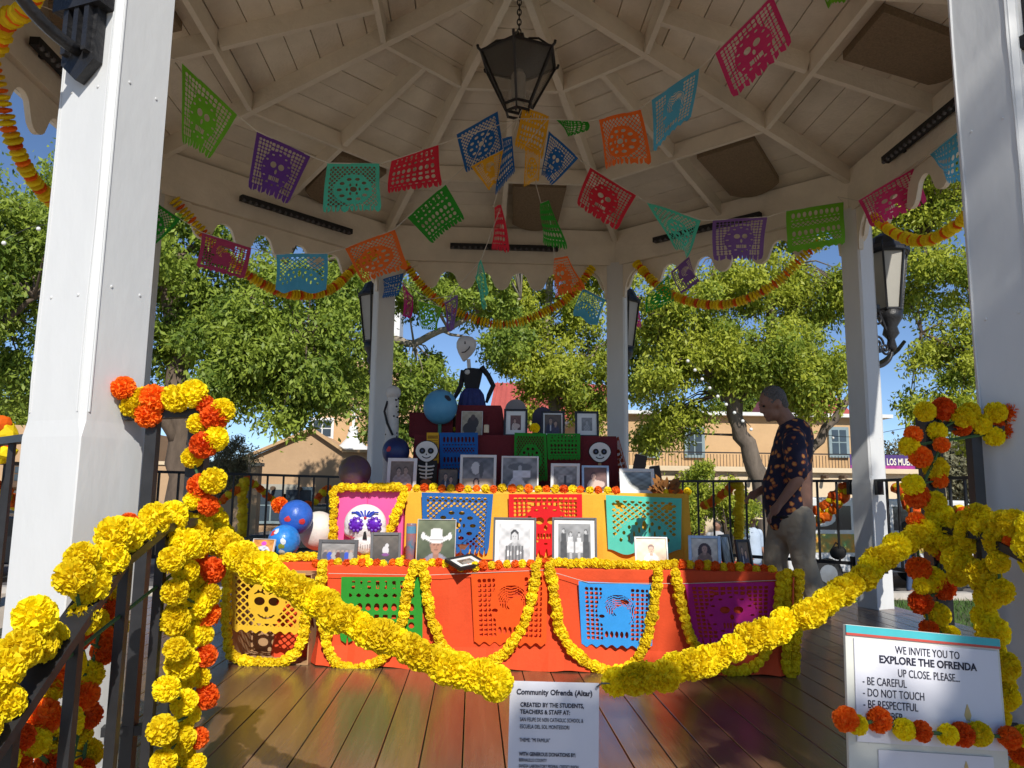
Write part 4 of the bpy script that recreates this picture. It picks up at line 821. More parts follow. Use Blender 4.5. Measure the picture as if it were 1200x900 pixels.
bunting('string of cut paper with green, purple, mint and red flags near the sunlit post', 202.5, [('lime', 'grid', ((213, 73), (278, 135), (245, 190), (212, 168))), ('purple', 'grid', ((301, 154), (364, 183), (336, 242), (290, 222))), ('teal', 'lattice', ((384, 191), (444, 192), (445, 250), (380, 250))), ('red', 'letters', ((459, 188), (513, 170), (511, 220), (452, 228)))], octpt(4, RC-.15)+Vector((0, 0, 3.5)), hub)
bunting('string of cut paper with orange, light blue and pink flags by the hanging lantern', 322, [('green', 'letters', ((650, 140), (688, 142), (685, 155), (660, 162))), ('orange', 'lattice', ((701, 140), (750, 128), (760, 192), (706, 200))), ('sky', 'bird', ((763, 117), (820, 80), (812, 145), (765, 182))), ('pink', 'grid', ((838, 62), (905, -5), (930, 55), (860, 118))), ('lime', 'bands', ((955, -35), (1000, -45), (988, 5), (968, 12)))], hub, None)
bunting('string of cut paper with maroon, blue, orange and green flags before the back beam', 157.5, [('green', 'lattice', ((165, 225), (212, 257), (188, 292), (165, 285))), ('maroon', 'bird', ((236, 272), (295, 291), (288, 330), (225, 314))), ('sky', 'arch', ((323, 298), (383, 297), (384, 344), (326, 344))), ('orange', 'lattice', ((404, 291), (462, 269), (475, 316), (424, 334))), ('green', 'letters', ((477, 255), (522, 216), (545, 258), (506, 287)))], octpt(3, RC-.15)+Vector((0, 0, 3.45)), hub)
bunting('string of cut paper with red, mint, lilac and lime flags', 22.5, [('red', 'grid', ((692, 196), (745, 229), (720, 272), (676, 240))), ('teal', 'lattice', ((758, 237), (822, 258), (808, 302), (793, 295))), ('lilac', 'grid', ((836, 258), (900, 254), (893, 306), (836, 307))), ('lime', 'bands', ((922, 247), (988, 237), (985, 290), (924, 300)))], hub, octpt(0, RC-.2)+Vector((0, 0, 3.45)))
bunting('short string of pink and light blue flags above the clear glass lamp', 0, [('pink', 'grid', ((1005, 235), (1070, 197), (1085, 240), (1018, 270))), ('sky', 'letters', ((1088, 182), (1128, 150), (1128, 215), (1105, 205)))], octpt(0, RC-.2)+Vector((0, 0, 3.45)), None, (2.85, 0), dirv=(0, 1))
bunting('string of small flags falling from the lantern to the post by the white column', 112.5, [('red', 'letters', ((578, 243), (588, 240), (605, 300), (570, 293))), ('teal', 'lattice', ((556, 325), (564, 304), (577, 345), (563, 366))), ('lilac', 'grid', ((520, 355), (537, 346), (543, 383), (527, 390))), ('lime', 'lattice', ((490, 352), (517, 360), (513, 388), (495, 385))), ('magenta', 'bird', ((470, 330), (484, 348), (484, 375), (468, 370))), ('blue', 'letters', ((446, 328), (472, 320), (465, 348), (450, 350)))], hub, octpt(2, RC-.15)+Vector((0, 0, 3.3)))
bunting('string of small flags falling from the lantern to the post by the framed photographs', 67.5, [('green', 'letters', ((634, 238), (642, 235), (658, 296), (640, 285))), ('orange', 'grid', ((650, 302), (664, 300), (677, 340), (648, 355))), ('sky', 'arch', ((684, 338), (709, 351), (692, 381), (669, 368))), ('pink', 'letters', ((720, 350), (748, 347), (746, 384), (713, 383)))], hub, None)
bunting('short string of green and purple flags beside the back post', 48, [('green', 'lattice', ((760, 345), (783, 322), (790, 352), (765, 366))), ('lilac', 'bird', ((787, 318), (808, 300), (820, 330), (803, 345)))], None, octpt(0, RC-.3)+Vector((0, 0, 3.3)))
bunting('bunch of blue and yellow cut paper tied under the hanging lantern', 0, [('blue', 'lattice', ((535, 157), (583, 131), (590, 180), (547, 202))), ('yellow', 'bird', ((552, 195), (590, 175), (583, 215), (575, 224))), ('blue', 'letters', ((588, 162), (600, 160), (603, 205), (580, 231)))], None, hub, (0, .02), dirv=(1, 0))
bunting('knot of yellow and blue cut paper against the lantern, opposite the other bunch', 0, [('yellow', 'letters', ((613, 124), (644, 137), (635, 190), (602, 170))), ('yellow', 'lattice', ((616, 170), (633, 180), (632, 215), (613, 220))), ('blue', 'grid', ((643, 153), (678, 185), (645, 218), (633, 205)))], hub, None, (0, -.06), dirv=(1, 0))
# ---- eave swags of threaded marigold heads
disc = {'Y': [], 'O': []}
for c, m in (('Y', YELS), ('O', ORA)):
    for sd in range(2):
        rg = random.Random(sd+60); b = MB(); n_ = 10
        b.lathe([(.35, -.28), (.95, -.18), (1.0, .02), (.8, .22), (.3, .3)], 9)
        b.v = [(x*rg.uniform(.9, 1.1), y*rg.uniform(.9, 1.1), z*rg.uniform(.8, 1.2)) for x, y, z in b.v]; disc[c].append(b.mesh('marigold_head', m))
def eave_swag(label, pts, r=.05, step=.034, pat='YYOY'):
    path = catmull(pts); A = along(path, step); t = thing('eave_garland', label, 'garland', tuple(A[0]), 'marigold swags under the eaves')
    MB().tube([tuple(q) for q in path[::2]], .006, 5).build('string', STRING, t)
    for i, q in enumerate(A):
        d = Vector(A[min(i+1, len(A)-1)]-A[max(0, i-1)]); o = obj('flower_head', random.choice(disc[pat[i % len(pat)]]), t, q); o.rotation_euler = d.to_track_quat('Z', 'X').to_euler(); s = r*random.uniform(.88, 1.1)*(.9 if pat[i % len(pat)] == 'O' else 1); o.scale = (s, s, s*.9)
inn = AP-.10
def bay(k): th = R(45*k); return (inn*math.cos(th), inn*math.sin(th)), (-math.sin(th), math.cos(th))
def bp(k, L): o_, d_ = bay(k); return [atP(x, y, o_, d_) for x, y in L]
eave_swag('yellow orange marigold swag under the eave behind the maroon and blue flags', bp(3, [(205, 235), (240, 275), (290, 322), (340, 345), (385, 340), (415, 315), (440, 296)]))
eave_swag('yellow orange marigold swag between the two back posts', bp(2, [(474, 309), (505, 345), (550, 372), (595, 380), (640, 365), (670, 345), (694, 314)]))
eave_swag('yellow orange marigold swag over the leaning tree, right of the back posts', bp(1, [(746, 309), (775, 338), (815, 355), (860, 355), (905, 335), (940, 302), (960, 285)]))
eave_swag('yellow orange marigold swag above the clear glass lamp', bp(0, [(1025, 255), (1050, 274), (1080, 282), (1110, 272), (1140, 245), (1180, 190)]), .045)
eave_swag('yellow red marigold swag beside the sunlit post', bp(4, [(-30, 20), (-5, 90), (10, 150), (35, 205), (62, 235), (90, 250)]), .05, pat='YYO')
eave_swag('marigold swag at the top edge of the sunlit post, near the lantern bracket', [np.array([-2.9, -1.35, 3.25]), atP(-10, 60, (-2.0, -2.0), (.707, -.707)), atP(8, 25, (-2.0, -2.0), (.707, -.707)), atP(40, -10, (-2.0, -2.0), (.707, -.707)), np.array([-1.5, -2.75, 3.3])], .05)

# ================================================================== THE ALTAR (ofrenda)
AD = (math.cos(R(-5)), math.sin(R(-5)))                                   # the altar stands turned a little
AN = (-AD[1]*-1*-1, AD[0])                                                # towards the back
AN = (math.sin(R(5)), math.cos(R(5)))
def A3(x, d, z): return np.array([.13+AD[0]*x+AN[0]*d, -.98+AD[1]*x+AN[1]*d, z])   # altar axes: along, back, up
AROT = R(-5)
TZ = [.50, .89, 1.255, 1.46]; TF = [0., .50, .95, 1.22]                  # tier heights and how far back each front stands
def onT(k, px, py, off=-.004): o_ = A3(0, TF[k]+off, 0); return atP(px, py, o_, AD)
def onTop(k, px, py): return atZ(px, py, TZ[k])
def loc(p): d = np.array(p)-np.array([.13, -.98, 0]); return d[0]*AD[0]+d[1]*AD[1], d[0]*AN[0]+d[1]*AN[1]
from mathutils import noise as CN
def cloth_box(name, x0, x1, d0, d1, z0, z1, m, parent, wav=.022, flare=.03, seed=0, nx=60, top=True):
    rg = random.Random(seed); ph = [rg.uniform(0, 6) for _ in range(4)]; per = []
    n1, n2 = nx, max(8, int(nx*(d1-d0)/(x1-x0)))
    for i in range(n1): per.append((x0+(x1-x0)*i/n1, d0, 0, -1))
    for i in range(n2): per.append((x1, d0+(d1-d0)*i/n2, 1, 0))
    for i in range(n1): per.append((x1-(x1-x0)*i/n1, d1, 0, 1))
    for i in range(n2): per.append((x0, d1-(d1-d0)*i/n2, -1, 0))
    N = len(per); rows = [(1.0, 0, 0), (.985, .006, 0), (.9, .008, .2), (.7, .012, .5), (.45, .015, .8), (.2, .02, 1), (0, flare, 1.3)]; vs = []; fs = []
    for t, out, w in rows:
        for i, (x, d, nx_, nd) in enumerate(per):
            u = i*.11; k = wav*w*(math.sin(u*5+ph[0]+t*2)+.6*math.sin(u*11+ph[1]-t*3)+.4*math.sin(u*2.3+ph[2]))*.42+.010*CN.noise(Vector((x*9+seed, d*9, t*2.5)))*(w > 0)
            vs.append(A3(x+nx_*(out+abs(k)), d+nd*(out+abs(k)), z0+(z1-z0)*t+(.004*math.sin(u*7+ph[3]) if t == 0 else 0)))
    R_ = len(rows)
    for r in range(R_-1):
        for i in range(N): fs.append((r*N+i, r*N+(i+1) % N, (r+1)*N+(i+1) % N, (r+1)*N+i)[::-1])
    fs.append(tuple(range(N)))
    return MB().add(vs, fs).build(name, m, parent, smooth=False)
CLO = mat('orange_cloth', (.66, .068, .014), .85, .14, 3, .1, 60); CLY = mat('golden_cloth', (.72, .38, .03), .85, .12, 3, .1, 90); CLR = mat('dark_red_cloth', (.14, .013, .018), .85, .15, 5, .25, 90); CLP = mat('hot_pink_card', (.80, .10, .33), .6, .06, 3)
def xr_(k, pa, pb, py=None): return loc(onT(k, pa, py or 660))[0], loc(onT(k, pb, py or 660))[0]
X1a, X1b = xr_(0, 378, 914, 665); X2a, X2b = xr_(1, 476, 806, 577); X3a, X3b = xr_(2, 486, 722, 507)
def tier(label, k, x0, x1, d1, m, seed, **kw):
    c = A3((x0+x1)/2, (TF[k]+d1)/2, 0); t = thing('altar_tier', label, 'table', tuple(c), 'tiers of the altar')
    cloth_box('cloth', x0, x1, TF[k], d1, .004, TZ[k], m, t, seed=seed, **kw); return t
T1 = tier('lowest altar tier draped to the floor in orange cloth', 0, X1a, X1b, .60, CLO, 1, flare=.05)
T2 = tier('middle altar tier covered in golden yellow cloth', 1, X2a, X2b, 1.0, CLY, 2)
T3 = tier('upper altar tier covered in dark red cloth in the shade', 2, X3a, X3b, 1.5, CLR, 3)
T4 = thing('altar_box', 'dark red box step on the top of the altar beneath the doll', 'box', tuple(A3(-.1, 1.3, TZ[2])))
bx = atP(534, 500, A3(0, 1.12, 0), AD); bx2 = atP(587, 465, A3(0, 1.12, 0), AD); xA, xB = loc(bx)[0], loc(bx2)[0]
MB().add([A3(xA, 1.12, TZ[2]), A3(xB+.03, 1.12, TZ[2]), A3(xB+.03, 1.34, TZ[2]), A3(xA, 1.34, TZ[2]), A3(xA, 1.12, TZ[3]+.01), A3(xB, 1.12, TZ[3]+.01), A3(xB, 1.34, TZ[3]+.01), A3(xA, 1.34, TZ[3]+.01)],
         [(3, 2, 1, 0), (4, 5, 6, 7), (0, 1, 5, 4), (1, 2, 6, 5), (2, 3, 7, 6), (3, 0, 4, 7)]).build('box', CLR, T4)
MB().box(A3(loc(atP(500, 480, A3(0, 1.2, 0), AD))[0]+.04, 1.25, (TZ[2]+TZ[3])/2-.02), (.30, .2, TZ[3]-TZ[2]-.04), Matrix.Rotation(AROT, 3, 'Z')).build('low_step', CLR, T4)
# left end: low orange table and the cardboard box
XL0 = loc(onT(0, 318, 660))[0]
SB = thing('side_table', 'small orange draped table carrying the painted globes', 'table', tuple(A3((XL0+X1a)/2, .35, 0)))
cloth_box('cloth', XL0, X1a-.01, .16, .75, .004, TZ[0]-.005, CLO, SB, seed=5, nx=20)
CB = thing('cardboard_box', 'open cardboard box faced with a yellow cut paper skull', 'box', tuple(A3((XL0+X1a)/2-.15, -.0, 0)))
bl, brr = atZ(268, 777, 0), atZ(360, 780, 0); bzt = atP(300, 672, bl, AD)[2]; xa_, xb_ = loc(bl)[0], loc(brr)[0]; dF = (loc(bl)[1]+loc(brr)[1])/2; dB = dF+.30
bxp = MB()
for a, b in (((xa_+xb_)/2, .004), ((xa_+xb_)/2, bzt)): bxp.box(A3(a, (dF+dB)/2, b), (xb_-xa_, dB-dF, .006), Matrix.Rotation(AROT, 3, 'Z'))
for a in (xa_+.003, xb_-.003): bxp.box(A3(a, (dF+dB)/2, bzt/2), (.006, dB-dF-.002, bzt-.01), Matrix.Rotation(AROT, 3, 'Z'))
bxp.box(A3((xa_+xb_)/2, dB-.004, bzt/2), (xb_-xa_-.014, .006, bzt-.012), Matrix.Rotation(AROT, 3, 'Z')); bxp.build('shell', CARD, CB)
def tpaper(label, k, quad, dsg, colr, off=-.042, curl=.006):
    q = [onT(k, x, y, off) for x, y in quad]; c = np.mean(q, axis=0)
    o = paper_obj('papel_picado', *q, dsg, colr, None, curl, seed=int(c[0]*997) & 255, thick=True, n=64); tag(o, label, 'cut paper', 'cut paper sheets on the altar cloths'); return o
o = paper_obj('papel_picado', atP(270, 668, A3(0, dF-.012, 0), AD), atP(358, 672, A3(0, dF-.012, 0), AD), atP(350, 748, A3(0, dF-.012, 0), AD), atP(272, 744, A3(0, dF-.012, 0), AD), 'skull', 'gold', None, .004, thick=True, n=60); tag(o, 'yellow cut paper with a skull face on the cardboard box', 'cut paper')
tpaper('green cut paper with letter shaped holes on the orange cloth', 0, ((400, 676), (495, 676), (495, 758), (398, 755)), 'letters', 'green')
tpaper('bright orange cut paper on the orange cloth between two hanging garlands', 0, ((552, 672), (642, 668), (640, 762), (556, 760)), 'bird', 'dorange')
tpaper('bright blue cut paper with a bird hanging on the orange cloth', 0, ((678, 681), (766, 685), (764, 764), (682, 762)), 'bird', 'azure')
tpaper('magenta cut paper in the shade on the orange cloth', 0, ((803, 684), (908, 682), (905, 760), (815, 758)), 'grid', 'magenta')
tpaper('dark blue cut paper with diamond lattice on the golden cloth', 1, ((494, 577), (578, 579), (572, 652), (496, 650)), 'lattice', 'blue')
tpaper('red cut paper on the golden cloth between the photographs', 1, ((596, 579), (682, 579), (683, 654), (597, 654)), 'grid', 'crimson')
tpaper('mint green cut paper with two rounded points on the golden cloth', 1, ((710, 580), (799, 584), (798, 650), (713, 650)), 'arch', 'mint')
tpaper('dark green cut paper on the upper tier behind the wedding photograph', 2, ((603, 507), (640, 508), (642, 566), (602, 566)), 'lattice', 'green'); tpaper('second dark green cut paper on the upper tier', 2, ((641, 508), (680, 508), (680, 540), (642, 540)), 'letters', 'green')
tpaper('dark blue cut paper on the upper tier below the pale blue balloon', 2, ((515, 507), (560, 507), (560, 566), (516, 566)), 'bands', 'blue'); tpaper('yellow cut paper sheet at the end of the upper tier', 2, ((500, 507), (514, 507), (514, 545), (500, 545)), 'bands', 'yellow')
p_ = [A3(X3b+.015, TF[2]-.01, TZ[2]), A3(X3b+.02, TF[2]+.5, TZ[2]), A3(X3b+.07, TF[2]+.5, .93), A3(X3b+.10, TF[2]-.06, .93)]
tag(paper_obj('papel_picado', *p_, 'lattice', 'dorange', None, .004, thick=True), 'orange red cut paper draped down the end of the upper tier', 'cut paper', 'cut paper sheets on the altar cloths')
for k, L_, lb in ((0, [(385, 672), (500, 674), (640, 668), (690, 683), (800, 684), (912, 680)], 'thin white string carrying cut paper along the orange cloth'),):
    MBo = MB().tube([tuple(onT(0, x, y, -.044)) for x, y in L_], .0016, 5).build('string', STRING); tag(MBo, lb, 'string')
# pink sugar skull panel
dP = .46; oP = A3(0, dP, 0); a, b = loc(atP(393, 575, oP, AD))[0], loc(atP(473, 575, oP, AD))[0]
PK = thing('pink_box', 'hot pink box panel framed by yellow marigolds behind the sugar skull', 'box', tuple(A3((a+b)/2, dP+.2, TZ[0])))
MB().box(A3((a+b)/2, dP+.19, (TZ[0]+TZ[1])/2), (b-a, .36, TZ[1]-TZ[0]-.004), Matrix.Rotation(AROT, 3, 'Z')).build('body', CLP, PK)
MB().box(A3((a+b)/2-.01, dP+.004, (TZ[0]+TZ[1])/2), (.003, .006, TZ[1]-TZ[0]-.02), Matrix.Rotation(AROT, 3, 'Z')).build('seam', mat('pink_seam', (.6, .06, .24), .6), PK)
SK = thing('sugar_skull', 'white painted sugar skull with purple flower eyes against the pink panel', 'skull', tuple(atP(428, 652, A3(0, .36, 0), AD)))
oS = A3(0, .38, 0); sc_ = depth(atP(428, 620, oS, AD))/FPX
def skp(x, y, dd=0.): return atP(x, y, A3(0, .38+dd, 0), AD)
SKW = mat('sugar_white', (.80, .79, .77), .5, .05, 20, .2, 60); VIO = mat('violet_sequins', (.12, .012, .42), .35, .5, 60); SKK = mat('skull_black', (.015, .013, .014), .5); SKB = mat('skull_blue', (.03, .06, .42), .5); SKR = mat('skull_red', (.5, .02, .06), .5)
Mz = Matrix.Rotation(AROT, 3, 'Z')
h = MB(); h.ball(skp(428, 614), (25*sc_, 16*sc_, 23*sc_), 24, 16, Mz); h.ball(skp(428, 634), (16*sc_, 13*sc_, 17*sc_), 20, 12, Mz); h.ball(skp(412, 622), (9*sc_, 10*sc_, 8*sc_), 14, 9, Mz); h.ball(skp(444, 622), (9*sc_, 10*sc_, 8*sc_), 14, 9, Mz)
remeshed(h, 'head', SKW, .006, SK)
yS = -15.5*sc_
for s in (-1, 1):
    c_ = skp(428+s*10.5, 614.5, yS+.005); e_ = MB(); e_.ball(c_, (7.6*sc_, 4*sc_, 7.6*sc_), 14, 8, Mz)
    for i in range(10): t = i*.628; e_.ball(np.array(c_)+np.array([AD[0]*math.cos(t)*7*sc_, AD[1]*math.cos(t)*7*sc_-.004, math.sin(t)*7*sc_]), 2.4*sc_, 6, 4)
    e_.build('eye', VIO, SK)
MB().prism([(-2.6*sc_, -4*sc_), (2.6*sc_, -4*sc_), (1.2*sc_, 4*sc_), (0, 6*sc_), (-1.2*sc_, 4*sc_)], -.002, .004, Mz@Matrix(((1, 0, 0), (0, 0, 1), (0, 1, 0))), skp(427.5, 627.5, yS+.006)).build('nose', SKK, SK)
tt = MB()
for i in range(9): tt.box(skp(417+i*2.7, 641-abs(i-4)*.5, -12*sc_), (.4*sc_, .004, 4.6*sc_))
tt.build('teeth_lines', SKK, SK)
dc = MB()
for i in range(-3, 4): dc.tube([skp(428+i*1.6, 606, -14*sc_), skp(428+i*3.6, 601-abs(i)*.2, -13.5*sc_), skp(428+i*5.2, 598+abs(i)*.9, -11.5*sc_)], 1.1*sc_, 5)
dc.build('forehead_flower', SKB, SK); MB().ball(skp(428, 607, -15.5*sc_), 1.8*sc_, 8, 6).build('forehead_heart', SKR, SK)
for s in (-1, 1): MB().tube([skp(428+s*(14+3*math.cos(t)*(1-t/9)), 628+3*math.sin(t)*(1-t/9), -10*sc_) for t in np.arange(0, 7, .6)], .7*sc_, 5).build('cheek_scroll', SKR, SK)
# marigold edges on the altar
def edge_garland(label, path, pat, r, step, kit=MID, grp='marigold edgings on the altar'):
    A = along(path, step); return garland(label, [(q+RNG.normal(0, .0025, 3), pat[i % len(pat)], r) for i, q in enumerate(A)], [tuple(q) for q in path], grp, kit)
up_ = np.array([0, 0, .022])
edge_garland('alternating orange and yellow edging along the front of the lowest tier', [onT(0, 370, 661, .02), onT(0, 440, 660, .015), onT(0, 520, 661, .01), onT(0, 545, 666, -.02), onT(0, 570, 662, .0), onT(0, 640, 660, .01)], 'OY', .026, .040)
edge_garland('yellow edging along the front of the lowest tier under the group photograph', [onT(0, 640, 660, .01), onT(0, 700, 660, .01), onT(0, 765, 663, .015), onT(0, 790, 661, .015)], 'Y', .026, .032)
edge_garland('orange and yellow edging in front of the silver frame', [onT(0, 790, 661, .015), onT(0, 850, 664, .015), onT(0, 905, 669, .02)], 'YO', .027, .042)
edge_garland('alternating orange and yellow edging along the middle tier below the wedding photograph', [onT(1, 478, 572, .01), onT(1, 600, 573, .01), onT(1, 722, 575, .01)], 'OY', .027, .052)
edge_garland('fallen marigolds at the end of the middle tier by the leaf clutter', [onT(1, 770, 577, .03), onT(1, 806, 577, .03)], 'OYO', .025, .05)
fr_ = [atP(389, 655, A3(0, dP-.03, 0), AD), atP(391, 575, A3(0, dP-.03, 0), AD), atP(395, 571, A3(0, dP-.02, 0), AD), atP(473, 571, A3(0, dP-.02, 0), AD), atP(474, 578, A3(0, dP-.03, 0), AD), atP(462, 610, A3(0, dP-.05, 0), AD), atP(455, 625, A3(0, dP-.06, 0), AD)]
edge_garland('yellow marigold edging round the hot pink panel', fr_, 'Y', .028, .034)
edge_garland('yellow marigold pile on the lowest tier in front of the sugar skull', [onTop(0, 405, 657), onTop(0, 440, 655), onTop(0, 470, 655)], 'Y', .028, .035)
edge_garland('yellow marigold loop on the small table in front of the globes', [atP(322, 657, A3(0, .15, 0), AD), atP(345, 653, A3(0, .2, 0), AD), atP(368, 651, A3(0, .22, 0), AD)], 'Y', .028, .034)
edge_garland('clump of yellow marigolds beside the red rose', [onTop(0, 552, 652)+up_, onTop(0, 565, 650)+up_, onTop(0, 574, 648)+up_], 'Y', .03, .04)
# hanging U garlands
def usw(label, L, off=-.06, r=.029, step=.036, o_=None):
    pts = catmull([(atP(x, y, o_, AD) if o_ is not None else onT(0, x, y, off)) for x, y in L], 5); edge_garland(label, pts, 'Y', r, step, MID, 'yellow loops hung on the altar')
usw('yellow marigold loop framing the cut paper skull box', [(266, 668), (265, 700), (266, 745), (272, 768), (300, 776), (335, 774), (352, 755), (360, 720), (362, 690)], o_=A3(0, dF-.035, 0))
usw('yellow marigold loop round the green cut paper', [(378, 662), (376, 700), (382, 750), (395, 778), (425, 782), (450, 770), (468, 735), (478, 690), (486, 662)])
usw('yellow marigold loop round the orange cut paper', [(495, 663), (503, 710), (515, 750), (540, 776), (575, 776), (600, 755), (620, 715), (628, 664)])
usw('yellow marigold loop round the bright blue cut paper', [(644, 663), (650, 700), (660, 745), (690, 778), (725, 785), (750, 768), (765, 720), (771, 670)])
usw('yellow marigold loop round the magenta cut paper', [(792, 672), (800, 715), (812, 752), (845, 785), (880, 782), (900, 760), (912, 715), (916, 676)])
usw('yellow double strand with an orange ribbon at the end of the lowest tier', [(922, 672), (924, 720), (922, 782), (930, 788), (934, 740), (936, 672)])
RB = MB().bar(onT(0, 929, 676, -.07), onT(0, 928, 722, -.07), .03, .006).build('ribbon', mat('orange_ribbon', (.8, .1, .02), .4)); tag(RB, 'orange ribbon hanging between the yellow strands at the altar end', 'ribbon')

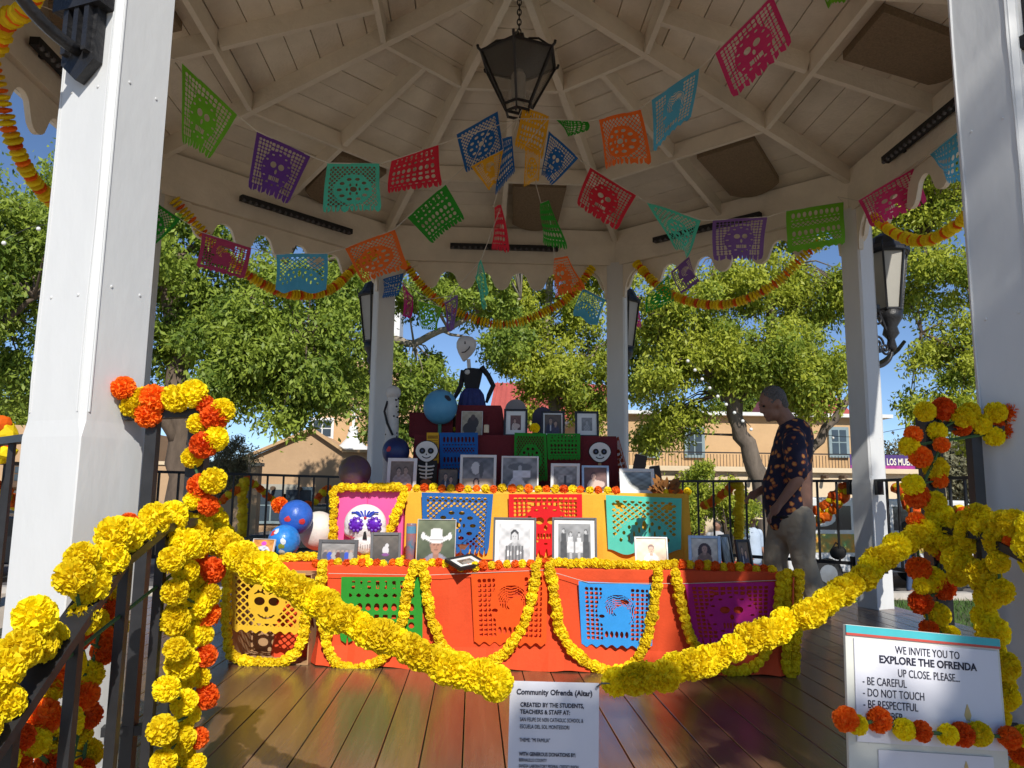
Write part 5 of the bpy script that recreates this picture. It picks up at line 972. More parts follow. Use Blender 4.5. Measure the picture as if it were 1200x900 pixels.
# ------------------------------------------------------------------ framed photographs (flat prints painted cell by cell)
PH = vcol_mat('photo_print', .3)
def paint(kind_, U, V, rg):
    """u right, v up -> rgb"""
    C = np.zeros(U.shape+(3,)); nz = lambda s: np.sin(U*s+rg.uniform(0, 6))*np.cos(V*s*1.3+rg.uniform(0, 6))
    def fill(m, c, sh=0.): C[m] = (np.array(c)*(1+sh*nz(23)[..., None]))[m]
    def bgd(a, b, tex=.15): C[:] = np.array(a)*(1-V[..., None])+np.array(b)*V[..., None]; C[:] *= (1+tex*nz(9)+tex*.6*nz(21))[..., None]
    E_ = lambda x, y, a, b: ((U-x)/a)**2+((V-y)/b)**2 < 1
    def person(x, y, s, skin, hair, top, hat=None, dress=False):
        fill(E_(x, y-.62*s, .42*s, .44*s)|((np.abs(U-x) < .42*s)&(V < y-.6*s)), top, .18); fill((np.abs(U-x) < .09*s)&(V < y)&(V > y-.35*s), np.array(skin)*.8)
        fill(E_(x, y+.05*s, .185*s, .245*s), hair); fill(E_(x, y-.015*s, .15*s, .20*s), skin, .06)
        for k in (-1, 1): fill(E_(x+k*.06*s, y+.02*s, .028*s, .016*s), np.array(skin)*.25)
        fill(E_(x, y-.10*s, .05*s, .014*s), np.array(skin)*.5); fill(E_(x+.012*s, y-.04*s, .018*s, .03*s), np.array(skin)*.75)
        if hat is not None: fill(((np.abs(V-(y+.10*s+1.1/s*(U-x)**2*.9)) < .055*s)&(np.abs(U-x) < .40*s)), np.array(hat)); fill(E_(x-.37*s, y+.22*s, .06*s, .09*s)|E_(x+.37*s, y+.22*s, .06*s, .09*s), hat); fill((np.abs(U-x) < .19*s-.12*(V-y-.1*s))&(V > y+.10*s)&(V < y+.40*s-.5/s*(U-x)**2), hat); fill((np.abs(U-x) < .18*s)&(np.abs(V-y-.135*s) < .018*s), np.array(hat)*.45)
    if kind_ == 'cowboy': bgd((.06, .08, .05), (.16, .18, .11)); person(.5, .42, .95, (.42, .22, .15), (.2, .15, .12), (.25, .25, .3), (.72, .71, .70))
    elif kind_ == 'bwman': bgd((.55,)*3, (.62,)*3, .2); person(.5, .62, .75, (.55,)*3, (.04,)*3, (.28,)*3); fill(E_(.32, .18, .08, .08)|E_(.62, .2, .1, .06), (.8,)*3); fill((np.abs(U-.5) < .3)&(V < .4)&(np.sin(U*60) > .3), (.12,)*3)
    elif kind_ == 'group':
        bgd((.16,)*3, (.30,)*3, .2)
        for x, d, y in ((.16, 0, .80), (.38, 1, .72), (.64, 1, .70), (.85, 0, .78)):
            fill((np.abs(U-x) < .105-.03*(V > .5))&(V < y-.07)&(V > (.22 if d else .08)), (.62,)*3 if d else (.07,)*3, .15); fill(E_(x, y, .052, .075), (.05,)*3); fill(E_(x, y-.012, .042, .055), (.5,)*3)
            if d: fill((np.abs(U-x) < .035)&(V < .25)&(V > .06), (.45,)*3)
    elif kind_ == 'couple': bgd((.05, .04, .03), (.14, .10, .07)); person(.36, .66, .62, (.38, .25, .18), (.06, .05, .05), (.03, .03, .05)); person(.66, .52, .56, (.42, .27, .2), (.05, .03, .03), (.06, .05, .08)); fill(E_(.36, .28, .05, .16), (.5, .5, .52))
    elif kind_ == 'wedding': bgd((.10,)*3, (.30,)*3, .3); fill((np.abs(U-.42) < .08+.30*(1-V/.45))&(V < .45), (.62, .62, .66), .1); fill((np.abs(U-.55) < .25)&(V > .38)&(V < .62), (.66, .66, .70), .1); fill(E_(.5, .72, .36, .12), (.14,)*3); fill(E_(.5, .68, .06, .08), (.42,)*3)
    elif kind_ == 'bride': bgd((.10, .05, .05), (.2, .1, .08)); person(.42, .62, .66, (.5, .32, .25), (.1, .05, .04), (.55, .45, .4)); fill(E_(.62, .28, .3, .16), (.55, .42, .36))
    elif kind_ == 'baby': bgd((.20,)*3, (.3,)*3); person(.5, .6, .7, (.42,)*3, (.25,)*3, (.34,)*3)
    elif kind_ == 'woman': bgd((.65, .55, .42), (.75, .68, .58)); fill(E_(.5, .5, .26, .34), (.06, .03, .025)); person(.5, .62, .7, (.5, .28, .2), (.07, .035, .03), (.25, .14, .09))
    elif kind_ == 'girl': bgd((.70, .46, .30), (.78, .60, .42)); person(.5, .62, .62, (.55, .33, .22), (.14, .06, .04), (.72, .7, .66)); fill(E_(.5, .12, .14, .2), (.5, .45, .4))
    elif kind_ == 'horse': bgd((.05, .045, .04), (.12, .10, .08)); fill(E_(.5, .42, .13, .16)|E_(.55, .6, .07, .08)|((np.abs(U-.45) < .02)&(V < .4)&(V > .2))|((np.abs(U-.57) < .02)&(V < .4)&(V > .2)), (.55, .54, .55)); fill(E_(.5, .25, .15, .06), (.2, .06, .22))
    elif kind_ == 'crowd':
        bgd((.15, .13, .12), (.3, .29, .28))
        for i in range(7): fill(E_(.12+.13*i, .5, .05, .1), (.4, .3, .25)); fill(E_(.12+.13*i, .25, .075, .22), [(.1, .1, .12), (.05, .1, .5), (.4, .38, .35), (.12, .05, .05)][i % 4])
    elif kind_ == 'pair': bgd((.1, .08, .06), (.22, .17, .13)); person(.36, .6, .6, (.40, .30, .23), (.06, .05, .04), (.3, .27, .24)); person(.66, .64, .6, (.38, .28, .21), (.09, .07, .05), (.34, .3, .26))
    elif kind_ == 'house': bgd((.14, .12, .11), (.34, .33, .32), .3); fill((np.abs(U-.5) < .3)&(V > .3)&(V < .62), (.38, .37, .36), .2); fill((np.abs(U-.5) < .06)&(V > .15)&(V < .6), (.08,)*3)
    elif kind_ == 'collage': bgd((.30, .3, .31), (.12, .12, .13), .3); fill(V < .32, (.42, .34, .26)); fill(E_(.45, .2, .10, .15), (.05, .03, .03)); fill(E_(.45, .2, .06, .10), (.5, .33, .25)); fill(E_(.42, .66, .14, .2), (.55, .55, .56)); fill(E_(.6, .6, .07, .26), (.10,)*3)
    elif kind_ == 'sepia': bgd((.30, .25, .17), (.42, .36, .26)); fill(E_(.55, .55, .28, .25), (.05, .04, .035)); fill(E_(.55, .76, .12, .13), (.09, .06, .05)); fill(E_(.4, .3, .34, .26), (.045, .035, .03))
    elif kind_ == 'skullart': bgd((.55, .20, .10), (.7, .3, .06), .3); fill(E_(.5, .42, .34, .30), (.6, .6, .66), .3); [fill(E_(.5+k*.13, .46, .08, .08), (.03, .03, .05)) for k in (-1, 1)]; fill(E_(.5, .82, .12, .1), (.6, .08, .5))
    elif kind_ == 'water': bgd((.16, .18, .15), (.30, .36, .40), .35); fill(V < .3, (.20, .22, .20), .3)
    elif kind_ == 'saint': bgd((.30, .05, .03), (.12, .22, .32), .3); fill(E_(.5, .5, .28, .34), (.10, .22, .10), .3); fill(E_(.5, .76, .12, .08), (.5, .34, .2))
    return np.clip(C, 0, 1)
def print_mesh(w_, h_, kind_, seed, n=40):
    rg = random.Random(seed); nx, ny = n, max(6, int(n*h_/w_)); u = np.linspace(0, 1, nx); v = np.linspace(0, 1, ny); U, V = np.meshgrid(u, v, indexing='ij'); C = paint(kind_, U, V, rg)
    vs = [((a-.5)*w_, 0, b*h_) for a in u for b in v]; fs = [(i*ny+j, (i+1)*ny+j, (i+1)*ny+j+1, i*ny+j+1) for i in range(nx-1) for j in range(ny-1)]
    me = bpy.data.meshes.new('photo_print'); me.from_pydata(vs, [], fs); at = me.color_attributes.new('Col', 'FLOAT_COLOR', 'POINT')
    at.data.foreach_set('color', np.concatenate([C, np.ones(C.shape[:2]+(1,))], 2).reshape(-1).astype(np.float32)); me.materials.append(PH); return me
FRB = mat('frame_black', (.02, .02, .022), .35, .2); FRG = mat('frame_grey', (.10, .10, .105), .4, .2, 12); FRS = mat('frame_silver', (.45, .46, .48), .3, .2, 30, metal=.7); FRW = mat('frame_white', (.72, .71, .69), .45); MATW = mat('mount_white', (.78, .77, .74), .7)
def photo(label, k, box, kind_, fr=FRB, fw=.012, mount=.0, back=.03, tilt=10, yaw=0., z=None, name='framed_photo', seed=None, landscape=False, roll=0.):
    x0, y0, x1, y1 = box; z = TZ[k] if z is None else z; dd = TF[k]+back; o_ = A3(0, dd, 0); pb = atP((x0+x1)/2, y1, o_, AD); s = depth(pb)/FPX
    W = (x1-x0)*s/math.cos(R(yaw)); Hh = (y1-y0)*s/math.cos(R(tilt)); base = np.array([pb[0], pb[1], z])
    t = thing(name, label, 'photo', tuple(base), 'photographs on the altar', rotz=AROT+R(yaw)); t.rotation_euler = (R(-tilt), R(roll), AROT+R(yaw)); t.rotation_mode = 'XYZ'
    th = .014; f = MB()
    if fw:
        for xx in (-W/2+fw/2, W/2-fw/2): f.box((xx, th/2, Hh/2), (fw, th, Hh))
        for zz in (fw/2, Hh-fw/2): f.box((0, th/2, zz), (W-2*fw, th-.001, fw))
        f.build('frame', fr, t, bevel=.0015)
    MB().box((0, th*.75, Hh/2), (W-2*fw-.001, th*.3, Hh-2*fw-.001)).build('mount' if mount else 'backing', MATW, t)
    m_ = fw+mount; pm_ = obj('photo_print', print_mesh(W-2*m_, Hh-2*m_, kind_, seed or int(x0)), t, (0, th*.5, m_))
    if fw: MB().bar((0, th, Hh*.75), (0, th+Hh*.32+Hh*math.sin(R(tilt))*.3, .006+.0), .03, .004).build('easel_leg', FRB, t)
    return t
photo('book cover with a silver skull beside the blue globes', 0, (290, 627, 319, 653), 'skullart', FRW, .003, back=.1, tilt=14, yaw=-15, name='skull_picture')
photo('dark wood frame with a wide photo of people, before the white balloon', 0, (371, 630, 418, 657), 'crowd', FRG, .018, .0, back=.08)
photo('dark grey frame with a small rider photo, next to the sugar skull', 0, (434, 620, 469, 656), 'horse', FRG, .015, .0, back=.09, yaw=12)
photo('unframed colour photo of a man in a white hat', 0, (487, 605, 533, 657), 'cowboy', FRW, .003, back=.1, tilt=8)
photo('black framed grey photo of a young man on white mount', 0, (577, 604, 628, 660), 'bwman', FRG, .010, .022, back=.08)
photo('black framed old photo of four people standing', 0, (647, 604, 700, 661), 'group', FRG, .011, .022, back=.08)
photo('small pale photo of a girl leaning at the tier edge', 0, (745, 631, 784, 668), 'girl', FRW, .008, 0, back=.02, tilt=16)
photo('ornate silver frame with a woman with long dark hair', 0, (808, 624, 845, 662), 'woman', FRS, .016, 0, back=.1, tilt=12, yaw=-8)
photo('black framed photo turned sideways near the silver frame', 0, (866, 630, 886, 664), 'couple', FRB, .014, 0, back=.12, yaw=35)
photo('dark photo stand with its back half turned, by the silver frame', 0, (848, 622, 864, 660), 'water', FRB, .014, 0, back=.2, yaw=50)
photo('white framed faded couple photo by the purple globe', 1, (452, 536, 487, 574), 'pair', FRW, .02, 0, back=.1)
photo('small unframed dark photo leaning beside the skeleton cutout', 1, (513, 542, 536, 568), 'couple', FRB, .004, 0, back=.14)
photo('grey framed double portrait collage on the middle tier', 1, (538, 527, 581, 570), 'collage', FRW, .016, 0, back=.12)
photo('pale framed black and white wedding photo', 1, (587, 528, 631, 570), 'wedding', FRW, .010, .0, back=.12)
photo('white framed old photo of a house, on the middle tier', 1, (645, 537, 679, 571), 'house', FRW, .018, 0, back=.1, yaw=-6)
photo('silver framed sepia photo below the paper skull plate', 1, (682, 540, 714, 572), 'bride', FRS, .014, 0, back=.1)
photo('white framed landscape photo at the tier end', 1, (727, 552, 768, 581), 'water', FRW, .020, 0, back=.05, tilt=18)
photo('sepia unframed photo of three people before the red box', 2, (540, 477, 565, 507), 'sepia', FRW, .003, 0, back=.1)
photo('black framed bride photo with wide white mount', 2, (590, 474, 618, 507), 'bride', FRB, .014, .03, back=.08)
photo('black framed photo of a couple in dark clothes', 2, (634, 476, 662, 507), 'couple', FRB, .014, .01, back=.08)
photo('black framed grey baby photo with white mount', 2, (674, 477, 702, 508), 'baby', FRB, .014, .03, back=.08)
# frame lying half over the edge
c_ = onT(0, 546, 662, -.03); FL_ = thing('framed_photo', 'small white mounted frame lying tipped over the edge of the orange cloth', 'photo', tuple(c_), 'photographs on the altar', rotz=R(40)); FL_.rotation_euler = (R(18), R(-6), R(40)); FL_.location = Vector(c_)+Vector((0, .03, .012))
ff = MB()
for xx in (-.083, .083): ff.box((xx, 0, 0), (.016, .13, .016))
for yy in (-.057, .057): ff.box((0, yy, 0), (.15, .016, .015))
ff.build('frame', FRB, FL_); MB().box((0, 0, 0), (.15, .098, .006)).build('mount', MATW, FL_); pm_ = print_mesh(.09, .05, 'pair', 3, 16); o = obj('photo_print', pm_, FL_, (0, -.025, .005)); o.rotation_euler = (R(-90), 0, 0)

# ------------------------------------------------------------------ other offerings
def candle(label, p, r=.012, h=.05, m=None):
    t = thing('candle', label, 'candle', tuple(p), 'candles on the altar'); MB().lathe([(r*.95, 0), (r, .004), (r, h*.95), (r*.7, h)], 12, p).build('wax', m or mat('wax', (.75, .68, .5), .5, trans=.3), t); MB().tube([(p[0], p[1], p[2]+h), (p[0]+.001, p[1], p[2]+h+.01)], .0012, 5).build('wick', BLACKM, t)
candle('small cream candle at the end of the mint cut paper', onTop(1, 741, 583), .018, .06); candle('small cream candle before the white framed faded couple', onTop(1, 461, 575), .016, .05); candle('small cream candle beside the sepia photo on the top tier', onTop(2, 570, 507), .016, .05)
p = onTop(0, 481, 657); GC = thing('votive_glass', 'tall votive glass printed with a saint, beside the cowboy hat photo', 'candle', tuple(p)); nG = 18; me_v = MB().lathe([(.024, 0), (.028, .01), (.028, .20), (.026, .205)], nG, p); me_v.build('glass', mat('saint_print', (.50, .10, .04), .2, 0, 16, c2=(.06, .20, .30)), GC, smooth=True); MB().lathe([(.0285, .15), (.0285, .19)], nG, p).build('label_band', mat('saint_blue', (.10, .28, .42), .3), GC)
# painted balloon globes
def globe(label, px, py, rp, Yo, m, cols=(), z=None, stick=None):
    c_ = atP(px, py, A3(0, Yo, 0), AD); r = rp*depth(c_)/FPX
    if z is not None: c_ = np.array([c_[0], c_[1], max(c_[2], z+r*.97)])
    t = thing('painted_globe', label, 'globe', (c_[0], c_[1], c_[2]-r), 'papier mache globes')
    MB().lathe([(r*math.sin(a)*(1 if a < 2.6 else .96), -r*math.cos(a)*1.03) for a in np.linspace(.06, 3.1, 18)], 28, c_).build('ball', m, t, smooth=True)
    rg = random.Random(int(px))
    for i, (cl, n_) in enumerate(cols):
        for k in range(n_):
            d = Vector((rg.uniform(-1, 1), -1, rg.uniform(-.9, .9))).normalized(); a = d.orthogonal().normalized(); b_ = d.cross(a); pts = []
            for q in range(9):
                tt_ = q*.698; rr = r*rg.uniform(.12, .26); pts.append(d*r*1.0+a*math.cos(tt_)*rr+b_*math.sin(tt_)*rr)
            pts = [x.normalized()*r*1.018+Vector(c_) for x in pts]; MB().add([d*r*1.03+Vector(c_)]+pts, [(0, 1+j, 1+(j+1) % 9) for j in range(9)]).build('painted_patch', cl, t)
    if stick: MB().tube([(c_[0], c_[1], c_[2]-r*1.0), (c_[0], c_[1], stick)], .012, 8).build('stick', mat('green_stick', (.05, .2, .12), .6), t)
GLB = mat('globe_blue', (.03, .12, .52), .35, .35, 9, .25, 25); GLG = mat('patch_green', (.22, .26, .03), .5); GLR = mat('patch_red', (.6, .04, .04), .5); GLW = mat('patch_white', (.62, .66, .72), .5)
globe('deep blue globe with streaky paint stacked on another globe', 347, 606, 19.5, .34, GLB, ((GLR, 2),), z=.5)
globe('blue globe painted with coloured lands in front of the others', 333, 634, 18.5, .25, mat('globe_azure', (.03, .22, .66), .3, .4, 14, .25, 25), ((GLG, 3), (GLR, 2), (GLW, 3)), z=.5)
globe('plain white globe behind the blue ones', 373, 622, 22, .52, mat('globe_white', (.66, .62, .57), .6, .08, 8, .3, 20), z=.5)
globe('purple and gold painted globe on the pink panel top', 416, 553, 19, .62, mat('globe_purple', (.09, .035, .14), .5, .6, 7, .3, 22, c2=(.16, .10, .03)), z=TZ[1])
globe('dark navy globe beside the white column', 464, 529, 16, .80, mat('globe_navy', (.015, .03, .12), .4, .4, 7, .2, 20), ((GLR, 1),), z=TZ[1])
globe('pale blue globe on a stick above the upper tier', 516, 477, 20, 1.1, mat('globe_pale', (.10, .33, .52), .5, .3, 6, .25, 16, c2=(.06, .26, .46)), ((mat('patch_dark', (.03, .03, .04), .5), 1),), stick=TZ[2])
op = atP(328, 592, A3(0, .5, 0), AD); t = garland('orange paper pompom above the blue globes', [(op, 'O', .05)], [op, op+np.array([.03, .05, -.2])])
# rose bouquet
rp = onTop(0, 545, 655)+np.array([0, .02, 0]); RO = thing('rose_bouquet', 'crimson rose in a brown paper wrap on the lowest tier', 'flowers', tuple(rp)); RS = mat('rose_red', (.48, .012, .03), .6, .3, 20, trans=.15)
for i, (dx_, dz_, r) in enumerate(((0, .10, .05), (.04, .09, .042), (-.03, .08, .04), (.02, .12, .035))):
    b_ = MB(); rg = random.Random(i)
    for k in range(26):
        z_ = 1-1.6*(k+.5)/26; t_ = k*2.4; rr = math.sqrt(max(0, 1-z_*z_)); d = Vector((rr*math.cos(t_), rr*math.sin(t_), z_)); a = d.orthogonal().normalized(); c2_ = d.cross(a); q = Vector(rp)+Vector((dx_, 0, dz_))
        b_.add([q+d*r*.4-a*r*.3, q+d*r*.4+a*r*.3, q+d*r+a*r*.55+c2_*r*.1, q+d*r*1.08, q+d*r-a*r*.55+c2_*r*.1], [(0, 1, 2, 3, 4)])
    b_.build('rose', RS, RO)
MB().lathe([(.015, 0), (.03, .03), (.05, .08), (.055, .085)], 9, (rp[0]-.01, rp[1]-.01, rp[2])).build('paper_wrap', mat('kraft_wrap', (.30, .16, .08), .7, .3, 20), RO)
lf = MB()
for i in range(7): a = i*.9; lf.add([rp+np.array([.02, 0, .05]), rp+np.array([.05+.03*math.cos(a), .02*math.sin(a), .10+.012*i]), rp+np.array([.10+.02*math.cos(a), .0, .12+.014*i]), rp+np.array([.06, .03*math.sin(a), .08+.01*i])], [(0, 1, 2, 3)])
lf.build('dry_leaves', mat('dry_leaf', (.22, .14, .04), .7, .3, 15), RO)
# paper skeleton, paper skull plate
def skull_plate(label, px, py, wpx, Yo, body=False):
    c_ = atP(px, py, A3(0, Yo, 0), AD); s = depth(c_)/FPX; t = thing('paper_skeleton' if body else 'paper_skull', label, 'skeleton' if body else 'skull', (c_[0], c_[1], TZ[1]), rotz=AROT)
    dz = c_[2]-TZ[1]; Mx = Matrix(((1, 0, 0), (0, 0, 1), (0, 1, 0))); W = wpx*s/2
    def oval(cx, cz, rx, rz, y0, y1, sq=.12): return MB().prism([(cx+rx*math.cos(a)*(1-sq*(math.sin(a) < -.2)*abs(math.sin(a))*1.6), cz+rz*math.sin(a)) for a in np.linspace(0, 6.283, 28, endpoint=False)], -y1, -y0, Mx)
    PL = mat('plate_white', (.68, .67, .64), .6); 
    oval(0, dz, W*1.08, W*1.0, -.012, -.004).build('rim', BLACKM, t); oval(0, dz, W, W*.92, -.004, .004).build('face', PL, t)
    for k in (-1, 1): oval(k*W*.38, dz+W*.05, W*.27, W*.27, .004, .008, 0).build('eye', BLACKM, t); oval(k*W*.38, dz+W*.05, W*.1, W*.1, .008, .011, 0).build('pupil', mat('pupil_blue', (.06, .08, .16), .5), t)
    MB().prism([(-W*.07, dz-W*.32), (W*.07, dz-W*.32), (0, dz-W*.17)], -.008, -.004, Mx).build('nose', BLACKM, t)
    MB().tube([(W*.42*math.sin(a), -.006, dz-W*.30-W*.30*math.cos(a)) for a in np.linspace(-1.1, 1.1, 9)], .003, 5).build('mouth', BLACKM, t)
    if body:
        MB().box((0, .012, dz-W*1.9), (W*1.9, .006, W*2.2)).build('torso', BLACKM, t); bn = MB(); bn.box((0, .005, dz-W*1.75), (W*.14, .006, W*1.5))
        for i in range(4): bn.tube([((W*.72-.06*W*i)*math.sin(a), .006, dz-W*(1.25+.33*i)-W*.12*math.cos(a)) for a in np.linspace(-1.5, 1.5, 9)], .0055, 6)
        bn.build('ribs', PL, t); oval(0, dz-W*2.75, W*.5, W*.28, -.008, .002, 0).build('pelvis', mat('pelvis_brown', (.25, .10, .05), .7), t); MB().box((0, .018, (dz-W*3.)/2+.0), (W*1.0, .006, max(.02, dz-W*2.9))).build('support', CARD, t)
    else: MB().box((0, .016, dz/2), (.02, .006, dz)).build('support', CARD, t)
skull_plate('paper skeleton with round black eyes on the middle tier', 500, 529, 26, .72, True); skull_plate('paper plate skull with round black eyes above the sepia frame', 703, 530, 25, .72)
# clutter at the right end of the middle tier
for lb, x0, y0, x1, y1, ro in (('dark slab leaning on the white framed landscape', 736, 532, 750, 556, 12), ('dark book standing at the tier end', 766, 546, 778, 576, -8)):
    c_ = atP((x0+x1)/2, (y0+y1)/2, A3(0, .75, 0), AD); s = depth(c_)/FPX; t = thing('dark_book', lb, 'book', (c_[0], c_[1], TZ[1]), rotz=AROT); t.rotation_euler = (R(-8), R(ro), AROT); hh = (y1-y0)*s; b0 = max(0, c_[2]-TZ[1]-hh/2)
    MB().box((0, 0, hh/2+b0*.5), ((x1-x0)*s, .025, hh+b0)).build('cover', mat('dark_cover', (.05, .03, .02), .6), t); MB().box((.002, 0, hh/2+b0*.5+.003), ((x1-x0)*s-.006, .019, hh+b0)).build('pages', mat('pages', (.4, .35, .27), .8), t)
fb = onTop(1, 785, 578)+np.array([0, .08, 0]); LF = thing('leaf_bunch', 'bunch of dry orange leaves and twigs on the tier end', 'leaves', tuple(fb)); lf = MB(); rg = random.Random(4)
for i in range(40):
    d = Vector((rg.uniform(-1, 1), rg.uniform(-.6, .6), rg.uniform(.1, 1))).normalized(); q = Vector(fb)+d*rg.uniform(.02, .075); a = d.orthogonal().normalized(); lf.add([q, q+a*.022+d*.02, q+d*.05, q-a*.022+d*.02], [(0, 1, 2, 3)])
lf.build('leaves', mat('autumn_leaf', (.40, .16, .03), .7, .5, 20, trans=.2, c2=(.14, .07, .03)), LF)
# white dotted column figure behind the altar
cb = atP(459, 515, A3(0, 1.05, 0), AD); s = depth(cb)/FPX; WC = thing('white_column_figure', 'white dotted papier mache column with a round head beside the back post', 'figure', (cb[0], cb[1], 0)); zc_ = atP(459, 462, A3(0, 1.05, 0), AD)[2]
PMW = mat('papier_white', (.58, .55, .50), .7, .12, 14, .3, 25); MB().lathe([(.05, .02), (.052, .9), (.055, 1.2), (8*s, cb[2]), (7*s, zc_-.04), (6*s, zc_)], 16, (cb[0], cb[1], 0)).build('column', PMW, WC, smooth=True); MB().ball((cb[0], cb[1], zc_+.01), (9*s, 9*s, 8.5*s), 18, 12).build('head', PMW, WC, smooth=True)
for i in range(14): a = -1.57+rg.uniform(-1.2, 1.2); z_ = rg.uniform(cb[2]-.02, zc_-.02); MB().ball((cb[0]+7.3*s*math.cos(a), cb[1]+7.3*s*math.sin(a), z_), .007, 6, 4).build('dot', BLACKM, WC)
MB().tube([(cb[0]-6*s, cb[1]-.02, zc_-.05), (cb[0]-9*s, cb[1]-.03, zc_-.12), (cb[0]-5*s, cb[1]-.05, zc_-.2), (cb[0]+2*s, cb[1]-.052, zc_-.28)], .008, 6).build('black_ribbon', BLACKM, WC)
MB().lathe([(.14, 0), (.14, .02), (.05, .03)], 16, (cb[0], cb[1], 0)).build('base', PMW, WC)
# the dressed skeleton doll
oD = A3(0, 1.24, 0)
def dp(x, y, dd=0.): return atP(x, y, A3(0, 1.24+dd, 0), AD)
s = depth(dp(548, 440))/FPX; DO = thing('skeleton_doll', 'doll with a pale balloon head, black bodice and blue skirt on top of the altar', 'doll', tuple(np.array([dp(550, 475)[0], dp(550, 475)[1], TZ[3]])))
DW = mat('doll_white', (.55, .53, .50), .6, .08, 9, .2, 20); hd = MB(); c_ = dp(546, 408)
hd.lathe([(1.2*s, -16*s), (3.5*s, -13*s), (8*s, -7*s), (11*s, -1*s), (12*s, 5*s), (10.5*s, 10*s), (6.5*s, 13.5*s), (1*s, 14.8*s)], 20, c_, Matrix.Rotation(R(8), 3, 'Y')).build('head', DW, DO, smooth=True)
MB().tube([dp(541, 413, -10.4*s), dp(545, 412.5, -11.6*s), dp(549, 409, -11.8*s), dp(550.5, 406, -11.5*s)], .0035, 6).build('smile', BLACKM, DO); MB().tube([dp(545, 400, -11*s), dp(545, 403, -11.8*s)], .005, 6).build('nose_mark', BLACKM, DO)
MB().tube([dp(549, 421), dp(550, 433)], 2.2*s, 8).build('neck', DW, DO)
DB = mat('doll_black', (.012, .012, .014), .8, .2, 20); bd = MB(); c_ = dp(553, 470)
bd.lathe([(11*s, 0), (10*s, 8*s), (8*s, 16*s), (10.5*s, 28*s), (12*s, 36*s), (9*s, 40*s), (3*s, 41*s)], 16, (c_[0], c_[1], dp(553, 472)[2]), Matrix.Diagonal((1, .6, 1))).build('bodice', DB, DO, smooth=True)
MB().tube([dp(543, 434), dp(540, 452), dp(535, 462), dp(531, 470)], [3.2*s, 2.8*s, 2.6*s, 1.6*s], 8).build('arm', DB, DO, smooth=True); MB().tube([dp(564, 430), dp(572, 440), dp(578, 452), dp(573, 463), dp(570, 472)], [3.2*s, 3*s, 3*s, 2.6*s, 1.6*s], 8).build('arm', DB, DO, smooth=True)
MB().ball(dp(548, 436, -6*s), (3.5*s, 2*s, 3*s)).build('brooch', mat('brooch_white', (.5, .5, .48), .6), DO)
sk_ = MB(); N = 28; pr = [(9, 26), (13, 20), (15, 10), (16, -4)]
for r, z_ in pr: sk_.v += [tuple(Vector((c_[0]+r*s*(1+.06*math.cos(k*1.57*2))*math.cos(k*6.283/N), c_[1]+r*s*.8*(1+.06*math.cos(k*3.14))*math.sin(k*6.283/N), max(TZ[3]+.012, dp(553, 474)[2]+z_*s-8*s)))) for k in range(N)]
for r in range(3): sk_.f += [(r*N+k, r*N+(k+1) % N, (r+1)*N+(k+1) % N, (r+1)*N+k)[::-1] for k in range(N)]
sk_.mi = [0]*len(sk_.f); sk_.build('skirt', mat('doll_blue', (.02, .03, .14), .7, .3, 20), DO)
for i in range(5): flower(DO, tuple(dp(532+i*6, 503, -.05)), 'Y', .02, SML)
fy = onTop(2, 627, 507)+np.array([0, 0, .03]); garland('single yellow pompom between the frames on the top tier', [(fy, 'Y', .035)], [fy, fy+np.array([.03, .02, -.03])])
for lb, x0, y0, x1, Yo in (('arched grey panel peeking behind the bride photo', 592, 468, 617, 1.3), ('dark arched panel behind the couple photo', 624, 477, 648, 1.32)):
    a0, a1 = atP(x0, y0, A3(0, Yo, 0), AD), atP(x1, y0, A3(0, Yo, 0), AD); W = np.linalg.norm(a1-a0)/2; c_ = (a0+a1)/2; Hh = c_[2]-TZ[2]
    pl = [(-W, 0), (W, 0)]+[(W*math.cos(t), Hh-W+W*math.sin(t)) for t in np.linspace(0, math.pi, 12)]
    o = MB().prism(pl, -.01, .01, Mz@Matrix(((1, 0, 0), (0, 0, 1), (0, 1, 0))), (c_[0], c_[1], TZ[2])).build('arched_panel', mat('panel_grey' if x0 < 600 else 'panel_dark', (.26, .23, .22) if x0 < 600 else (.06, .05, .08), .7)); tag(o, lb, 'panel')

# ================================================================== SIGNS
PAPER_W = mat('sign_paper', (.66, .66, .71), .55, .03, 5); INK = mat('ink', (.012, .012, .03), .6); BOARD = mat('foam_board', (.62, .62, .55), .6, .04, 6)
def lines(parent, L, YT, rot, m=INK):
    for s_, x, z, size, bold, sx, al in L:
        me = text_mesh(s_, size, bold, sx, al); me.materials.append(m); o = obj('lettering', me, parent, (0, 0, 0)); o.matrix_parent_inverse = Matrix.Identity(4)
        o.location = (x, -YT, z); o.rotation_euler = (R(90), 0, 0)
